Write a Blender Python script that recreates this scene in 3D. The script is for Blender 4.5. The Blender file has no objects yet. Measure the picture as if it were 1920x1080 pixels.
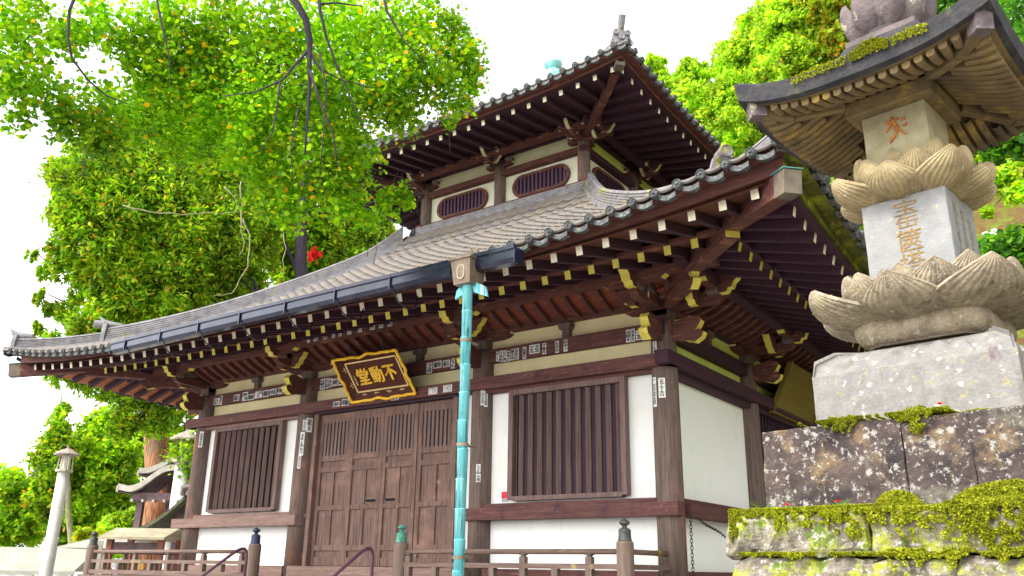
import bpy, math, random
import numpy as np
from mathutils import Vector, Matrix
random.seed(7); rng = np.random.default_rng(7)
sc = bpy.context.scene
C0 = sc.collection
# ------------------------------------------------------------------ camera
FPX = 1590.13; YAW, PIT, ROL = math.radians(-35.8086), math.radians(18.4283), math.radians(.8865)
EYE = Vector((4.556, -9.637, 0.0))
fwd = Vector((math.sin(YAW)*math.cos(PIT), math.cos(YAW)*math.cos(PIT), math.sin(PIT)))
rt = Vector((math.cos(YAW), -math.sin(YAW), 0)); up = rt.cross(fwd)
r2 = rt*math.cos(ROL)+up*math.sin(ROL); u2 = -rt*math.sin(ROL)+up*math.cos(ROL)
CM = Matrix((r2, u2, -fwd)).transposed()
cd = bpy.data.cameras.new('camera'); cam = bpy.data.objects.new('camera', cd); C0.objects.link(cam)
cam.matrix_world = Matrix.Translation(EYE) @ CM.to_4x4()
cd.sensor_width = 36; cd.lens = FPX/1920*36; cd.clip_end = 3000; cd.clip_start = .05
sc.camera = cam
# ------------------------------------------------------------------ sky, sun, exposure
SUN_EL, SUN_AZ = math.radians(48), math.radians(205)      # azimuth measured clockwise from +Y
w = bpy.data.worlds.new('World'); sc.world = w; w.use_nodes = True
nt = w.node_tree; nt.nodes.clear()
sky = nt.nodes.new('ShaderNodeTexSky'); sky.sky_type = 'NISHITA'; sky.sun_disc = False
sky.sun_elevation = SUN_EL; sky.sun_rotation = SUN_AZ; sky.dust_density = 2; sky.air_density = 1.0; sky.ozone_density = 1
hs = nt.nodes.new('ShaderNodeHueSaturation'); hs.inputs['Saturation'].default_value = .12; hs.inputs['Value'].default_value = 1.75
bg = nt.nodes.new('ShaderNodeBackground'); bg.inputs['Strength'].default_value = .14
wo = nt.nodes.new('ShaderNodeOutputWorld')
nt.links.new(sky.outputs[0], hs.inputs['Color']); nt.links.new(hs.outputs[0], bg.inputs[0]); nt.links.new(bg.outputs[0], wo.inputs[0])
sd = bpy.data.lights.new('sun', 'SUN'); sd.energy = 1.3; sd.angle = math.radians(12); sd.color = (1, .96, .88)
so = bpy.data.objects.new('sun', sd); C0.objects.link(so)
sdir = Vector((math.sin(SUN_AZ)*math.cos(SUN_EL), math.cos(SUN_AZ)*math.cos(SUN_EL), math.sin(SUN_EL)))
so.rotation_euler = sdir.to_track_quat('Z', 'Y').to_euler()
sc.view_settings.view_transform = 'Standard'; sc.view_settings.look = 'None'
sc.view_settings.exposure = 1.32; sc.view_settings.gamma = 1
# ------------------------------------------------------------------ helpers
def ray(px, py):
    v = CM @ Vector((px-960, 540-py, -FPX)); return v.normalized()
def at(px, py, d):
    r = ray(px, py); return EYE + r*(d/math.hypot(r.x, r.y))
def onp(px, py, ax, val):
    r = ray(px, py); return EYE + r*((val-EYE[ax])/r[ax])
def onv(px, py, p0, n):
    r = ray(px, py); return EYE + r*((p0-EYE).dot(n)/r.dot(n))
MATS = {}
def mat(name, base, rough=.75, dark=None, scale=4., stretch=(1, 1, 1), detail=6, contrast=(.35, .65), bump=.0, bscale=None,
        spots=None, metallic=0., extra=None, spec=.3):
    if name in MATS: return MATS[name]
    m = bpy.data.materials.new(name); m.use_nodes = True; n = m.node_tree.nodes; l = m.node_tree.links
    b = n['Principled BSDF']; b.inputs['Roughness'].default_value = rough; b.inputs['Metallic'].default_value = metallic
    b.inputs['Specular IOR Level'].default_value = spec
    g = n.new('ShaderNodeNewGeometry'); mp = n.new('ShaderNodeMapping'); mp.inputs['Scale'].default_value = stretch
    l.new(g.outputs['Position'], mp.inputs[0])
    no = n.new('ShaderNodeTexNoise'); no.inputs['Scale'].default_value = scale; no.inputs['Detail'].default_value = detail; no.inputs['Roughness'].default_value = .65
    l.new(mp.outputs[0], no.inputs['Vector'])
    cr = n.new('ShaderNodeValToRGB'); e = cr.color_ramp.elements
    dk = dark or tuple(c*.6 for c in base)
    e[0].position, e[1].position = contrast; e[0].color = (*dk, 1); e[1].color = (*base, 1)
    l.new(no.outputs['Fac'], cr.inputs[0]); col = cr.outputs[0]
    for sp in (spots or []):    # (colour, scale, lo, hi, stretch?)
        n2 = n.new('ShaderNodeTexNoise'); n2.inputs['Scale'].default_value = sp[1]; n2.inputs['Detail'].default_value = 5; n2.inputs['Roughness'].default_value = .7
        mp2 = n.new('ShaderNodeMapping'); mp2.inputs['Location'].default_value = (sp[1]*3.1, 7.3, 1.7); mp2.inputs['Scale'].default_value = sp[4] if len(sp) > 4 else (1, 1, 1)
        l.new(g.outputs['Position'], mp2.inputs[0]); l.new(mp2.outputs[0], n2.inputs['Vector'])
        mr = n.new('ShaderNodeMapRange'); mr.inputs['From Min'].default_value = sp[2]; mr.inputs['From Max'].default_value = sp[3]
        l.new(n2.outputs['Fac'], mr.inputs[0])
        mx = n.new('ShaderNodeMix'); mx.data_type = 'RGBA'; l.new(mr.outputs[0], mx.inputs[0]); l.new(col, mx.inputs[6]); mx.inputs[7].default_value = (*sp[0], 1)
        col = mx.outputs[2]
    if extra: col = extra(n, l, g, col)
    l.new(col, b.inputs['Base Color'])
    if bump:
        nb = n.new('ShaderNodeTexNoise'); nb.inputs['Scale'].default_value = bscale or scale*3; nb.inputs['Detail'].default_value = 5
        l.new(mp.outputs[0], nb.inputs['Vector']); bp = n.new('ShaderNodeBump'); bp.inputs['Strength'].default_value = bump; bp.inputs['Distance'].default_value = .02
        l.new(nb.outputs['Fac'], bp.inputs['Height']); l.new(bp.outputs[0], b.inputs['Normal'])
    MATS[name] = m; return m
def wood(name, base, dark=None, axis=2, spots=None, **k):
    st = [22, 22, 22]; st[axis] = 1.3
    return mat(name, base, dark=dark, scale=1.6, stretch=st, bump=.25, bscale=2.2, spots=spots, contrast=(.3, .7), **k)
def lichen(colour, scale, lo, hi):
    def f(n, l, g, col):
        v = n.new('ShaderNodeTexVoronoi'); v.inputs['Scale'].default_value = scale; v.inputs['Randomness'].default_value = 1
        nz = n.new('ShaderNodeTexNoise'); nz.inputs['Scale'].default_value = scale*2.5; nz.inputs['Detail'].default_value = 4
        vm = n.new('ShaderNodeVectorMath'); vm.operation = 'MULTIPLY_ADD'; vm.inputs[1].default_value = (.038,)*3
        l.new(nz.outputs['Color'], vm.inputs[0]); l.new(g.outputs['Position'], vm.inputs[2]); l.new(vm.outputs[0], v.inputs['Vector'])
        # only some cells carry a patch, of varying size
        sep = n.new('ShaderNodeSeparateColor'); l.new(v.outputs['Color'], sep.inputs[0])
        mr0 = n.new('ShaderNodeMapRange'); mr0.inputs['From Min'].default_value = .35; mr0.inputs['From Max'].default_value = 1; mr0.inputs['To Max'].default_value = lo
        l.new(sep.outputs[0], mr0.inputs[0])
        mt = n.new('ShaderNodeMath'); mt.operation = 'SUBTRACT'; l.new(mr0.outputs[0], mt.inputs[0]); l.new(v.outputs['Distance'], mt.inputs[1])
        mr = n.new('ShaderNodeMapRange'); mr.inputs['From Min'].default_value = 0; mr.inputs['From Max'].default_value = hi
        l.new(mt.outputs[0], mr.inputs[0])
        mx = n.new('ShaderNodeMix'); mx.data_type = 'RGBA'; l.new(mr.outputs[0], mx.inputs[0]); l.new(col, mx.inputs[6]); mx.inputs[7].default_value = (*colour, 1)
        return mx.outputs[2]
    return f
def leafmat(name, cols, trans=.5, rough=.5):
    m = bpy.data.materials.new(name); m.use_nodes = True; n = m.node_tree.nodes; l = m.node_tree.links; n.clear()
    g = n.new('ShaderNodeNewGeometry'); cr = n.new('ShaderNodeValToRGB'); cr.color_ramp.interpolation = 'LINEAR'
    e = cr.color_ramp.elements
    while len(e) < len(cols): e.new(.5)
    for i, (p, c) in enumerate(cols): e[i].position = p; e[i].color = (*c, 1)
    l.new(g.outputs['Random Per Island'], cr.inputs[0])
    no = n.new('ShaderNodeTexNoise'); no.inputs['Scale'].default_value = .9; no.inputs['Detail'].default_value = 3
    l.new(g.outputs['Position'], no.inputs['Vector'])
    mr = n.new('ShaderNodeMapRange'); mr.inputs['From Min'].default_value = .35; mr.inputs['From Max'].default_value = .65; mr.inputs['To Min'].default_value = .6; mr.inputs['To Max'].default_value = 1.25
    l.new(no.outputs['Fac'], mr.inputs[0])
    vm = n.new('ShaderNodeVectorMath'); vm.operation = 'SCALE'; l.new(cr.outputs[0], vm.inputs[0]); l.new(mr.outputs[0], vm.inputs['Scale'])
    d = n.new('ShaderNodeBsdfPrincipled'); d.inputs['Roughness'].default_value = rough; d.inputs['Specular IOR Level'].default_value = .25
    t = n.new('ShaderNodeBsdfTranslucent'); mx = n.new('ShaderNodeMixShader'); mx.inputs[0].default_value = trans
    l.new(vm.outputs[0], d.inputs['Base Color'])
    tv = n.new('ShaderNodeVectorMath'); tv.operation = 'MULTIPLY'; tv.inputs[1].default_value = (1.5, 1.5, .6); l.new(vm.outputs[0], tv.inputs[0]); l.new(tv.outputs[0], t.inputs['Color'])
    o = n.new('ShaderNodeOutputMaterial'); l.new(d.outputs[0], mx.inputs[1]); l.new(t.outputs[0], mx.inputs[2]); l.new(mx.outputs[0], o.inputs[0])
    MATS[name] = m; return m

def thing(name, label, cat, loc=(0, 0, 0), group=None):
    o = bpy.data.objects.new(name, None); C0.objects.link(o); o.location = loc; o.empty_display_size = .2
    o['label'] = label; o['category'] = cat
    if group: o['group'] = group
    return o
def tag(o, label=None, cat=None, group=None, kind=None):
    if label: o['label'] = label
    if cat: o['category'] = cat
    if group: o['group'] = group
    if kind: o['kind'] = kind
    return o
def wpos(o):
    v = Vector(o.location)
    while o.parent: o = o.parent; v += Vector(o.location)
    return v
class MB:
    def __init__(s, T=None): s.v = []; s.f = []; s.m = []; s.T = T; s.sm = False
    def _a(s, vs, fs, mi=0):
        k = len(s.v)
        for p in vs: s.v.append(s.T @ Vector(p) if s.T else Vector(p))
        for i, f in enumerate(fs): s.f.append([k+j for j in f]); s.m.append(mi[i] if isinstance(mi, (list, tuple)) else mi)
        return s
    def hexa(s, P, mi=0):  # P: 8 points, bottom 4 ccw then top 4
        return s._a(P, [(3, 2, 1, 0), (4, 5, 6, 7), (0, 1, 5, 4), (1, 2, 6, 5), (2, 3, 7, 6), (3, 0, 4, 7)], mi)
    def box(s, a, b, mi=0):
        x0, y0, z0 = [min(p, q) for p, q in zip(a, b)]; x1, y1, z1 = [max(p, q) for p, q in zip(a, b)]
        return s.hexa([(x0, y0, z0), (x1, y0, z0), (x1, y1, z0), (x0, y1, z0), (x0, y0, z1), (x1, y0, z1), (x1, y1, z1), (x0, y1, z1)], mi)
    def beam(s, p, q, wd, h, mi=0, upv=(0, 0, 1), w2=None, h2=None):
        # hexa order: 0..3 bottom, 4..7 top; faces: bottom, top, start(?), ...
        p = Vector(p); q = Vector(q); d = (q-p).normalized(); sd_ = d.cross(Vector(upv)).normalized(); u = sd_.cross(d)
        w2 = w2 or wd; h2 = h2 or h
        P = [p-sd_*wd/2-u*h/2, p+sd_*wd/2-u*h/2, q+sd_*w2/2-u*h2/2, q-sd_*w2/2-u*h2/2, p-sd_*wd/2+u*h/2, p+sd_*wd/2+u*h/2, q+sd_*w2/2+u*h2/2, q-sd_*w2/2+u*h2/2]
        return s.hexa(P, mi)   # face 2 is the start cap, face 4 the end cap
    def tube(s, pts, r, n=8, mi=0, cap=True):
        pts = [Vector(p) for p in pts]; rs = r if isinstance(r, (list, tuple)) else [r]*len(pts)
        vs = []; prev = None
        for i, p in enumerate(pts):
            t = (pts[min(i+1, len(pts)-1)]-pts[max(i-1, 0)]).normalized()
            a = t.orthogonal().normalized() if prev is None else (prev - t*prev.dot(t)).normalized()
            prev = a; b = t.cross(a)
            for k in range(n): c = 2*math.pi*k/n; vs.append(p+(a*math.cos(c)+b*math.sin(c))*rs[i])
        fs = [(i*n+k, i*n+(k+1) % n, (i+1)*n+(k+1) % n, (i+1)*n+k) for i in range(len(pts)-1) for k in range(n)]
        if cap: fs += [tuple(range(n))[::-1], tuple((len(pts)-1)*n+k for k in range(n))]
        return s._a(vs, fs, mi)
    def lathe(s, c, prof, n=16, mi=0, axis=None, sq=False):
        c = Vector(c); A = axis or Matrix.Identity(3); vs = []
        for r, z in prof:
            for k in range(n):
                t = 2*math.pi*(k+.5)/n; vs.append(c + A @ Vector((r*math.cos(t), r*math.sin(t), z)))
        L = len(prof); fs = [(i*n+k, i*n+(k+1) % n, (i+1)*n+(k+1) % n, (i+1)*n+k) for i in range(L-1) for k in range(n)]
        fs += [tuple(range(n))[::-1], tuple((L-1)*n+k for k in range(n))]
        return s._a(vs, fs, mi)
    def prism(s, poly, o, ax, ay, th, mi=0, rim=None):
        """extrude 2D polygon (ccw) lying in axes ax, ay by thickness th, centred on o"""
        o = Vector(o); ax = Vector(ax); ay = Vector(ay); nn = ax.cross(ay).normalized(); k = len(poly)
        vs = [o+ax*a+ay*b-nn*th/2 for a, b in poly]+[o+ax*a+ay*b+nn*th/2 for a, b in poly]
        fs = [tuple(range(k))[::-1], tuple(range(k, 2*k))]+[(i, (i+1) % k, k+(i+1) % k, k+i) for i in range(k)]
        ms = [mi, mi]+[(rim[i] if isinstance(rim, list) else (mi if rim is None else rim)) for i in range(k)]
        return s._a(vs, fs, ms)
    def grid(s, P, mi=0, closed=False):
        """P: rows x cols of points"""
        r = len(P); c = len(P[0]); vs = [p for row in P for p in row]
        fs = [(i*c+j, i*c+(j+1) % c, (i+1)*c+(j+1) % c, (i+1)*c+j) for i in range(r-1) for j in range(c if closed else c-1)]
        return s._a(vs, fs, mi)
    def build(s, name, mats, parent=None, smooth=None, label=None):
        if not isinstance(mats, (list, tuple)): mats = [mats]
        me = bpy.data.meshes.new(name); off = wpos(parent) if parent else Vector((0, 0, 0))
        me.from_pydata([p-off for p in s.v], [], s.f)
        for m in mats: me.materials.append(m)
        if len(mats) > 1: me.polygons.foreach_set('material_index', s.m)
        if smooth if smooth is not None else s.sm: me.polygons.foreach_set('use_smooth', [True]*len(me.polygons))
        me.update()
        o = bpy.data.objects.new(name, me); C0.objects.link(o)
        if parent: o.parent = parent
        if label: o['label'] = label
        return o
def np_mesh(name, V, F, mats, parent=None, mi=None, smooth=False):
    """V (n,3) world, F (m,k)"""
    me = bpy.data.meshes.new(name); off = np.array(wpos(parent)) if parent else 0
    V = V-off; me.vertices.add(len(V)); me.vertices.foreach_set('co', V.astype(np.float32).ravel())
    k = F.shape[1]; me.loops.add(F.size); me.loops.foreach_set('vertex_index', F.astype(np.int32).ravel())
    me.polygons.add(len(F)); me.polygons.foreach_set('loop_start', np.arange(0, F.size, k, dtype=np.int32))
    me.polygons.foreach_set('loop_total', np.full(len(F), k, dtype=np.int32))
    if not isinstance(mats, (list, tuple)): mats = [mats]
    for m in mats: me.materials.append(m)
    if mi is not None: me.polygons.foreach_set('material_index', mi.astype(np.int32))
    if smooth: me.polygons.foreach_set('use_smooth', np.ones(len(F), dtype=bool))
    me.update(calc_edges=True); o = bpy.data.objects.new(name, me); C0.objects.link(o)
    if parent: o.parent = parent
    return o
TXT = {}
def text_mesh(s):
    """flat glyph outline mesh from the built-in font, normalised: returns (verts, faces) centred, 1 unit em"""
    if s in TXT: return TXT[s]
    cu = bpy.data.curves.new('t', 'FONT'); cu.body = s; cu.size = 1; cu.space_line = .95; cu.align_x = 'CENTER'; cu.resolution_u = 3
    o = bpy.data.objects.new('t', cu); C0.objects.link(o)
    dg = bpy.context.evaluated_depsgraph_get(); me = bpy.data.meshes.new_from_object(o.evaluated_get(dg))
    v = [(p.co.x, p.co.y) for p in me.vertices]; f = [list(p.vertices) for p in me.polygons]
    bpy.data.objects.remove(o); bpy.data.curves.remove(cu); bpy.data.meshes.remove(me)
    if v:
        x0 = min(a for a, b in v); x1 = max(a for a, b in v); y0 = min(b for a, b in v); y1 = max(b for a, b in v)
        v = [((a-(x0+x1)/2)/max(x1-x0, 1e-6), (b-(y0+y1)/2)/max(y1-y0, 1e-6)) for a, b in v]
    TXT[s] = (v, f); return TXT[s]
def put_text(mb, s, o, ax, ay, wd, h, mi=1, th=0.):
    """text s filling a wd x h field centred on o in axes ax, ay"""
    v, f = text_mesh(s); o = Vector(o); ax = Vector(ax); ay = Vector(ay); n = ax.cross(ay).normalized()
    P = [o+ax*a*wd+ay*b*h for a, b in v]
    mb._a(P, f, mi)
    if th:
        k = len(P); ed = {}
        for ff in f:
            for i in range(len(ff)):
                a, b = ff[i], ff[(i+1) % len(ff)]
                ed[(a, b)] = ed.get((a, b), 0)+1
        bd = [(a, b) for (a, b) in ed if (b, a) not in ed]
        mb._a(P+[p-n*th for p in P], [(b, a, a+k, b+k) for a, b in bd], mi)
# ------------------------------------------------------------------ materials
W_X = wood('weathered_timber_x', (.165, .066, .050), (.060, .023, .026), 0, spots=[((.26, .15, .14), 7, .60, .72, (1, 1, 3)), ((.05, .02, .03), 2.2, .55, .7)])
W_Y = wood('weathered_timber_y', (.13, .052, .048), (.060, .024, .026), 1)
W_PALE = wood('sun_bleached_timber', (.32, .21, .17), (.16, .092, .075), 0, spots=[((.17, .08, .075), 5, .56, .68, (1, 1, 3))])
W_COL = wood('column_timber', (.19, .135, .11), (.075, .050, .042), 2, spots=[((.33, .13, .08), 3, .56, .7, (1, 1, .35)), ((.5, .4, .36), 16, .69, .72, (1, 1, .3))])
W_DOOR = wood('door_timber', (.23, .140, .108), (.070, .040, .034), 2, spots=[((.27, .15, .115), 2.5, .5, .72), ((.36, .27, .22), 9, .64, .72, (1, 1, .4))])
W_BAR = wood('lattice_timber', (.23, .15, .13), (.095, .058, .054), 2)
W_DARK = wood('dark_shutter_boards', (.045, .020, .034), (.02, .009, .018), 2)
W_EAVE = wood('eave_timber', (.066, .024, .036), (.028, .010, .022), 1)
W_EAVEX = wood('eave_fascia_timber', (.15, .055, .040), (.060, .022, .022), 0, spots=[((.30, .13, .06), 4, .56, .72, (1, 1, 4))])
W_SOF = wood('soffit_boards', (.17, .055, .03), (.085, .028, .02), 0)
W_COVE = wood('cove_boards', (.26, .072, .036), (.14, .038, .024), 0)
PALEPAINT = mat('cream_end_paint', (.78, .74, .58), .7, dark=(.62, .56, .38), scale=14)
OCHRE = mat('ochre_end_paint', (.78, .68, .14), .7, dark=(.55, .47, .07), scale=16)
PLAST = mat('white_lime_plaster', (.84, .84, .81), .85, dark=(.77, .77, .71), scale=1.4, bump=.08, bscale=30, spots=[((.70, .67, .57), 9, .66, .80), ((.66, .62, .50), 1.2, .60, .85, (6, 6, .8)), ((.45, .42, .38), 60, .75, .78)])
PLASTY = mat('aged_cream_plaster', (.80, .71, .42), .85, dark=(.70, .61, .34), scale=1.8, bump=.05, bscale=30)
PLASTG = mat('green_bounce_plaster', (.62, .72, .20), .85, dark=(.48, .60, .08), scale=1.8, bump=.05, bscale=30)  # green light bounced from the foliage is put into this plaster colour
PLASTS = mat('side_plaster', (.86, .87, .85), .85, dark=(.80, .84, .74), scale=.7, spots=[((.60, .72, .40), 1.1, .62, .8)])  # pale green patches paint foliage bounce onto the white side walls
def mosspos(n, l, g, col):   # moss clinging to the lowest tile courses, thicker near the corner
    return col
TILE = mat('grey_clay_tile', (.19, .168, .150), .7, dark=(.115, .098, .09), scale=4, bump=.05, spots=[((.185, .15, .115), 1.6, .5, .62), ((.24, .23, .22), 26, .66, .72)])
TILEM = mat('mossy_clay_tile', (.16, .14, .145), .75, dark=(.085, .075, .08), scale=5, bump=.5, bscale=22, spots=[((.27, .27, .03), 19, .47, .56), ((.13, .075, .035), 24, .56, .63), ((.30, .28, .22), 13, .60, .66)])
RIDGET = mat('pale_ridge_tile', (.29, .275, .285), .65, dark=(.16, .15, .16), scale=7, spots=[((.30, .31, .08), 4, .60, .70)])
RIDGEM = mat('mossy_ridge_tile', (.24, .22, .23), .7, dark=(.13, .12, .13), scale=7, spots=[((.27, .26, .04), 7, .54, .62)])
DISC = mat('eave_tile_grey', (.085, .09, .085), .6, dark=(.045, .05, .055), scale=20, spots=[((.20, .205, .18), 26, .54, .62)])
GUT = mat('dark_gutter_enamel', (.026, .030, .060), .16, dark=(.010, .012, .028), scale=5, spec=.7, metallic=.3)
HEADM = mat('aged_bronze', (.26, .20, .14), .5, dark=(.16, .12, .09), scale=6, metallic=.35)
COPPER = mat('verdigris_copper', (.20, .60, .62), .5, dark=(.09, .42, .47), scale=3, stretch=(8, 8, .6), spots=[((.55, .80, .78), 3, .54, .66, (9, 9, .5)), ((.04, .12, .11), 4, .55, .62, (9, 9, .7)), ((.12, .10, .07), 7, .66, .70, (3, 3, 1))], metallic=.1)
GOLD = mat('gilded_wood', (1., .66, .03), .38, dark=(.88, .46, .01), scale=16, metallic=.0, spec=.6, bump=.4, bscale=40)
GOLDL = mat('pale_gold_line', (.92, .72, .36), .4, dark=(.8, .58, .22), scale=12, metallic=.15)
PLQ = wood('plaque_lacquer', (.10, .028, .014), (.06, .015, .010), 0)
BRONZE_G = mat('green_bronze', (.10, .32, .22), .5, dark=(.05, .16, .12), scale=18, metallic=.3)
BRONZE_D = mat('dark_bronze', (.10, .10, .085), .45, dark=(.045, .05, .05), scale=20, metallic=.4)
BRONZE_B = mat('blue_black_bronze', (.045, .055, .10), .45, dark=(.03, .035, .06), scale=20, metallic=.4)
JEWEL = mat('pale_verdigris', (.32, .62, .60), .5, dark=(.16, .50, .50), scale=6, spots=[((.75, .80, .80), 3, .5, .65)])
IRON = mat('painted_steel_rail', (.11, .035, .065), .4, dark=(.07, .022, .045), scale=8, spec=.6)
CHAIN = mat('black_iron', (.02, .02, .03), .5, scale=8)
PAPER = mat('sticker_paper', (.88, .88, .84), .8, dark=(.76, .76, .70), scale=30)
INK = mat('sticker_ink', (.012, .012, .045), .8)
REDINK = mat('vermilion_ink', (.55, .03, .03), .7)
REDS = mat('red_sign_enamel', (.75, .01, .02), .4)
WHITEP = mat('white_paint', (.62, .61, .57), .6, dark=(.50, .48, .42), scale=3, spots=[((.42, .36, .26), 5, .60, .72, (1, 1, .4))])
RAIL = wood('railing_timber', (.20, .135, .105), (.09, .052, .045), 0, spots=[((.38, .30, .10), 6, .62, .72)])
RAILP = wood('railing_post_timber', (.21, .15, .115), (.10, .068, .055), 2)
ST_L = mat('pale_granite', (.235, .225, .21), .9, dark=(.175, .165, .155), scale=14, bump=.3, bscale=60, spots=[((.30, .26, .14), 26, .58, .66), ((.15, .14, .12), 7, .54, .70, (2.2, 2.2, .3)), ((.12, .085, .09), 3, .64, .72)], extra=lichen((.42, .41, .38), 26, .40, .10))
ST_B = mat('inscribed_granite', (.27, .27, .265), .9, dark=(.215, .215, .205), scale=10, bump=.2, bscale=70, spots=[((.44, .39, .23), 30, .60, .70)])
ST_LOT = mat('lotus_sandstone', (.40, .32, .17), .85, dark=(.22, .165, .085), scale=9, bump=.3, bscale=60, spots=[((.44, .37, .24), 20, .58, .68)])
ST_LOT2 = mat('lotus_weathered_stone', (.33, .27, .18), .9, dark=(.17, .135, .09), scale=12, bump=.5, bscale=60, spots=[((.12, .10, .07), 9, .56, .70, (1.6, 1.6, .35)), ((.20, .19, .06), 5, .60, .70), ((.36, .32, .26), 34, .56, .66)])
ST_ROOF = mat('carved_roof_stone', (.23, .165, .07), .9, dark=(.10, .068, .045), scale=3.2, bump=.4, bscale=50, spots=[((.42, .27, .05), 3.6, .54, .70)])
ST_ROOFD = mat('roof_edge_stone', (.050, .047, .048), .9, dark=(.022, .022, .027), scale=8, bump=.5, bscale=40, spots=[((.12, .115, .05), 6, .58, .70)])
ST_CR = mat('crown_stone', (.17, .135, .13), .9, dark=(.09, .07, .075), scale=7, bump=.5, bscale=40, spots=[((.36, .33, .24), 10, .58, .66), ((.20, .22, .04), 6, .60, .68)])
ST_D = mat('dark_lichened_stone', (.085, .060, .052), .9, dark=(.028, .021, .022), scale=7, bump=.5, bscale=40, spots=[((.17, .165, .12), 2.1, .54, .68), ((.15, .10, .055), 6, .55, .64), ((.30, .275, .24), 40, .575, .63), ((.26, .24, .215), 15, .60, .65)], extra=lichen((.28, .265, .24), 24, .50, .16))
ST_W = mat('weathered_wall_stone', (.25, .215, .165), .95, dark=(.10, .085, .065), scale=13, bump=1., bscale=30, spots=[((.27, .29, .03), 8, .48, .58), ((.08, .12, .012), 9, .56, .64), ((.38, .355, .31), 34, .55, .62), ((.30, .19, .12), 5, .64, .72)])
MOSS = leafmat('bright_moss', [(0, (.07, .095, .004)), (.45, (.27, .31, .010)), (.9, (.46, .47, .015)), (1, (.30, .20, .03))], .3, .8)
MOSSB = mat('moss_bed', (.34, .38, .02), .95, dark=(.14, .18, .01), scale=20, bump=1., bscale=60)
GROUND = mat('pale_gravel_ground', (.36, .34, .32), .95, dark=(.28, .26, .25), scale=3, bump=.5, bscale=50)
HILL = mat('mossy_hillside_soil', (.12, .09, .02), .95, dark=(.10, .045, .02), scale=1.6, bump=1., bscale=12, spots=[((.11, .15, .012), 1.5, .48, .6)])
BARK_R = mat('cedar_bark', (.52, .23, .10), .9, dark=(.10, .035, .022), scale=3.5, stretch=(7, 7, .35), contrast=(.40, .58), bump=1., bscale=5, spots=[((.24, .18, .12), 1.2, .52, .66, (2, 2, .4))])
BARK_D = mat('dark_bark', (.055, .045, .055), .9, dark=(.03, .022, .035), scale=3, stretch=(6, 6, .8), bump=.8, bscale=5)
TWIG = mat('lichened_twig', (.34, .33, .18), .9, dark=(.20, .18, .10), scale=4)
LEAF_K = leafmat('katsura_leaves', [(0, (.07, .22, .008)), (.45, (.19, .42, .008)), (.86, (.38, .58, .012)), (.965, (.40, .58, .015)), (.975, (.85, .55, .01)), (1, (.80, .38, .01))], .56)
LEAF_C = leafmat('cypress_sprays', [(0, (.05, .15, .006)), (.4, (.18, .38, .010)), (.82, (.38, .55, .015)), (.95, (.50, .48, .02)), (1, (.55, .25, .03))], .48)
LEAF_F = leafmat('bright_tree_leaves', [(0, (.08, .22, .008)), (.5, (.25, .46, .010)), (.93, (.44, .60, .02)), (1, (.45, .25, .03))], .55)
LEAF_M = leafmat('maple_leaves', [(0, (.15, .32, .015)), (.5, (.36, .58, .03)), (.9, (.54, .68, .06)), (1, (.55, .42, .02))], .58)
LEAF_S = leafmat('shrub_leaves', [(0, (.03, .13, .01)), (.6, (.09, .30, .02)), (1, (.22, .42, .03))], .45)
LEAF_O = leafmat('orange_tinted_leaves', [(0, (.14, .30, .012)), (.45, (.34, .50, .02)), (.72, (.45, .45, .02)), (1, (.60, .26, .02))], .5)
REDLEAF = leafmat('red_leaves', [(0, (.45, .01, .01)), (1, (.75, .03, .03))], .4)
CANVAS = mat('white_tent_canvas', (.31, .31, .27), .8, dark=(.25, .25, .20), scale=1.2)
SHR_R = mat('copper_shrine_roof', (.36, .44, .37), .6, dark=(.24, .33, .28), scale=6, stretch=(1, 1, 6), spots=[((.66, .68, .62), 5, .52, .62)])
SHR_E = mat('grey_timber', (.46, .42, .36), .8, dark=(.33, .29, .24), scale=6)
SHR_D = mat('brown_timber', (.15, .10, .10), .8, dark=(.08, .05, .055), scale=6)
YELW = mat('yellow_timber', (.60, .38, .10), .8, dark=(.45, .26, .07), scale=6)
# ------------------------------------------------------------------ ground and hillside
G = -1.6
mb = MB(); mb.grid([[(x, y, G) for x in (-400, -60, -20, 0, 20, 60, 400)] for y in (400, 60, 20, 0, -20, -60, -400)])
tag(mb.build('ground', GROUND), kind='structure')
def hill_z(x, y):
    a = max(0., (x-5.2)); sx = min(1, max(0, (x+15)/10.)); b = min(21., 1.35*max(0, y-13.2))*sx*sx*(3-2*sx)
    return G-.02+min(4., a*.5)+b+.22*math.sin(x*1.3+y*.7)*min(1, a+b)+.16*math.sin(y*2.1-x)*min(1, a+b)
xs = np.concatenate([np.linspace(-60, 3.9, 20), np.linspace(4.3, 16, 40), np.linspace(17, 60, 16)]); ys = np.concatenate([np.linspace(-3.2, 16, 50), np.linspace(17, 70, 24)])
def hz(x, y):
    z = hill_z(x, y); return z if z > G+.001 else G-.3
mb = MB(); mb.grid([[(x, y, hz(x, y)) for x in xs] for y in ys]); tag(mb.build('hillside', HILL, smooth=True), kind='structure')
# ------------------------------------------------------------------ temple hall
CX, CY = -4.73, 4.73
hall = thing('temple_hall', 'two-tiered timber temple hall with white plaster walls and tiled roofs', 'temple', (CX, CY, G))
RC = Matrix.Translation((CX, CY, 0))
def rot(k): return RC @ Matrix.Rotation(k*math.pi/2, 4, 'Z') @ RC.inverted()
COLX = [-9.46, -6.62, -2.88, 0.0]
def part(mb, name, m, parent=hall, **k): return mb.build(name, m, parent, **k)
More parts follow.
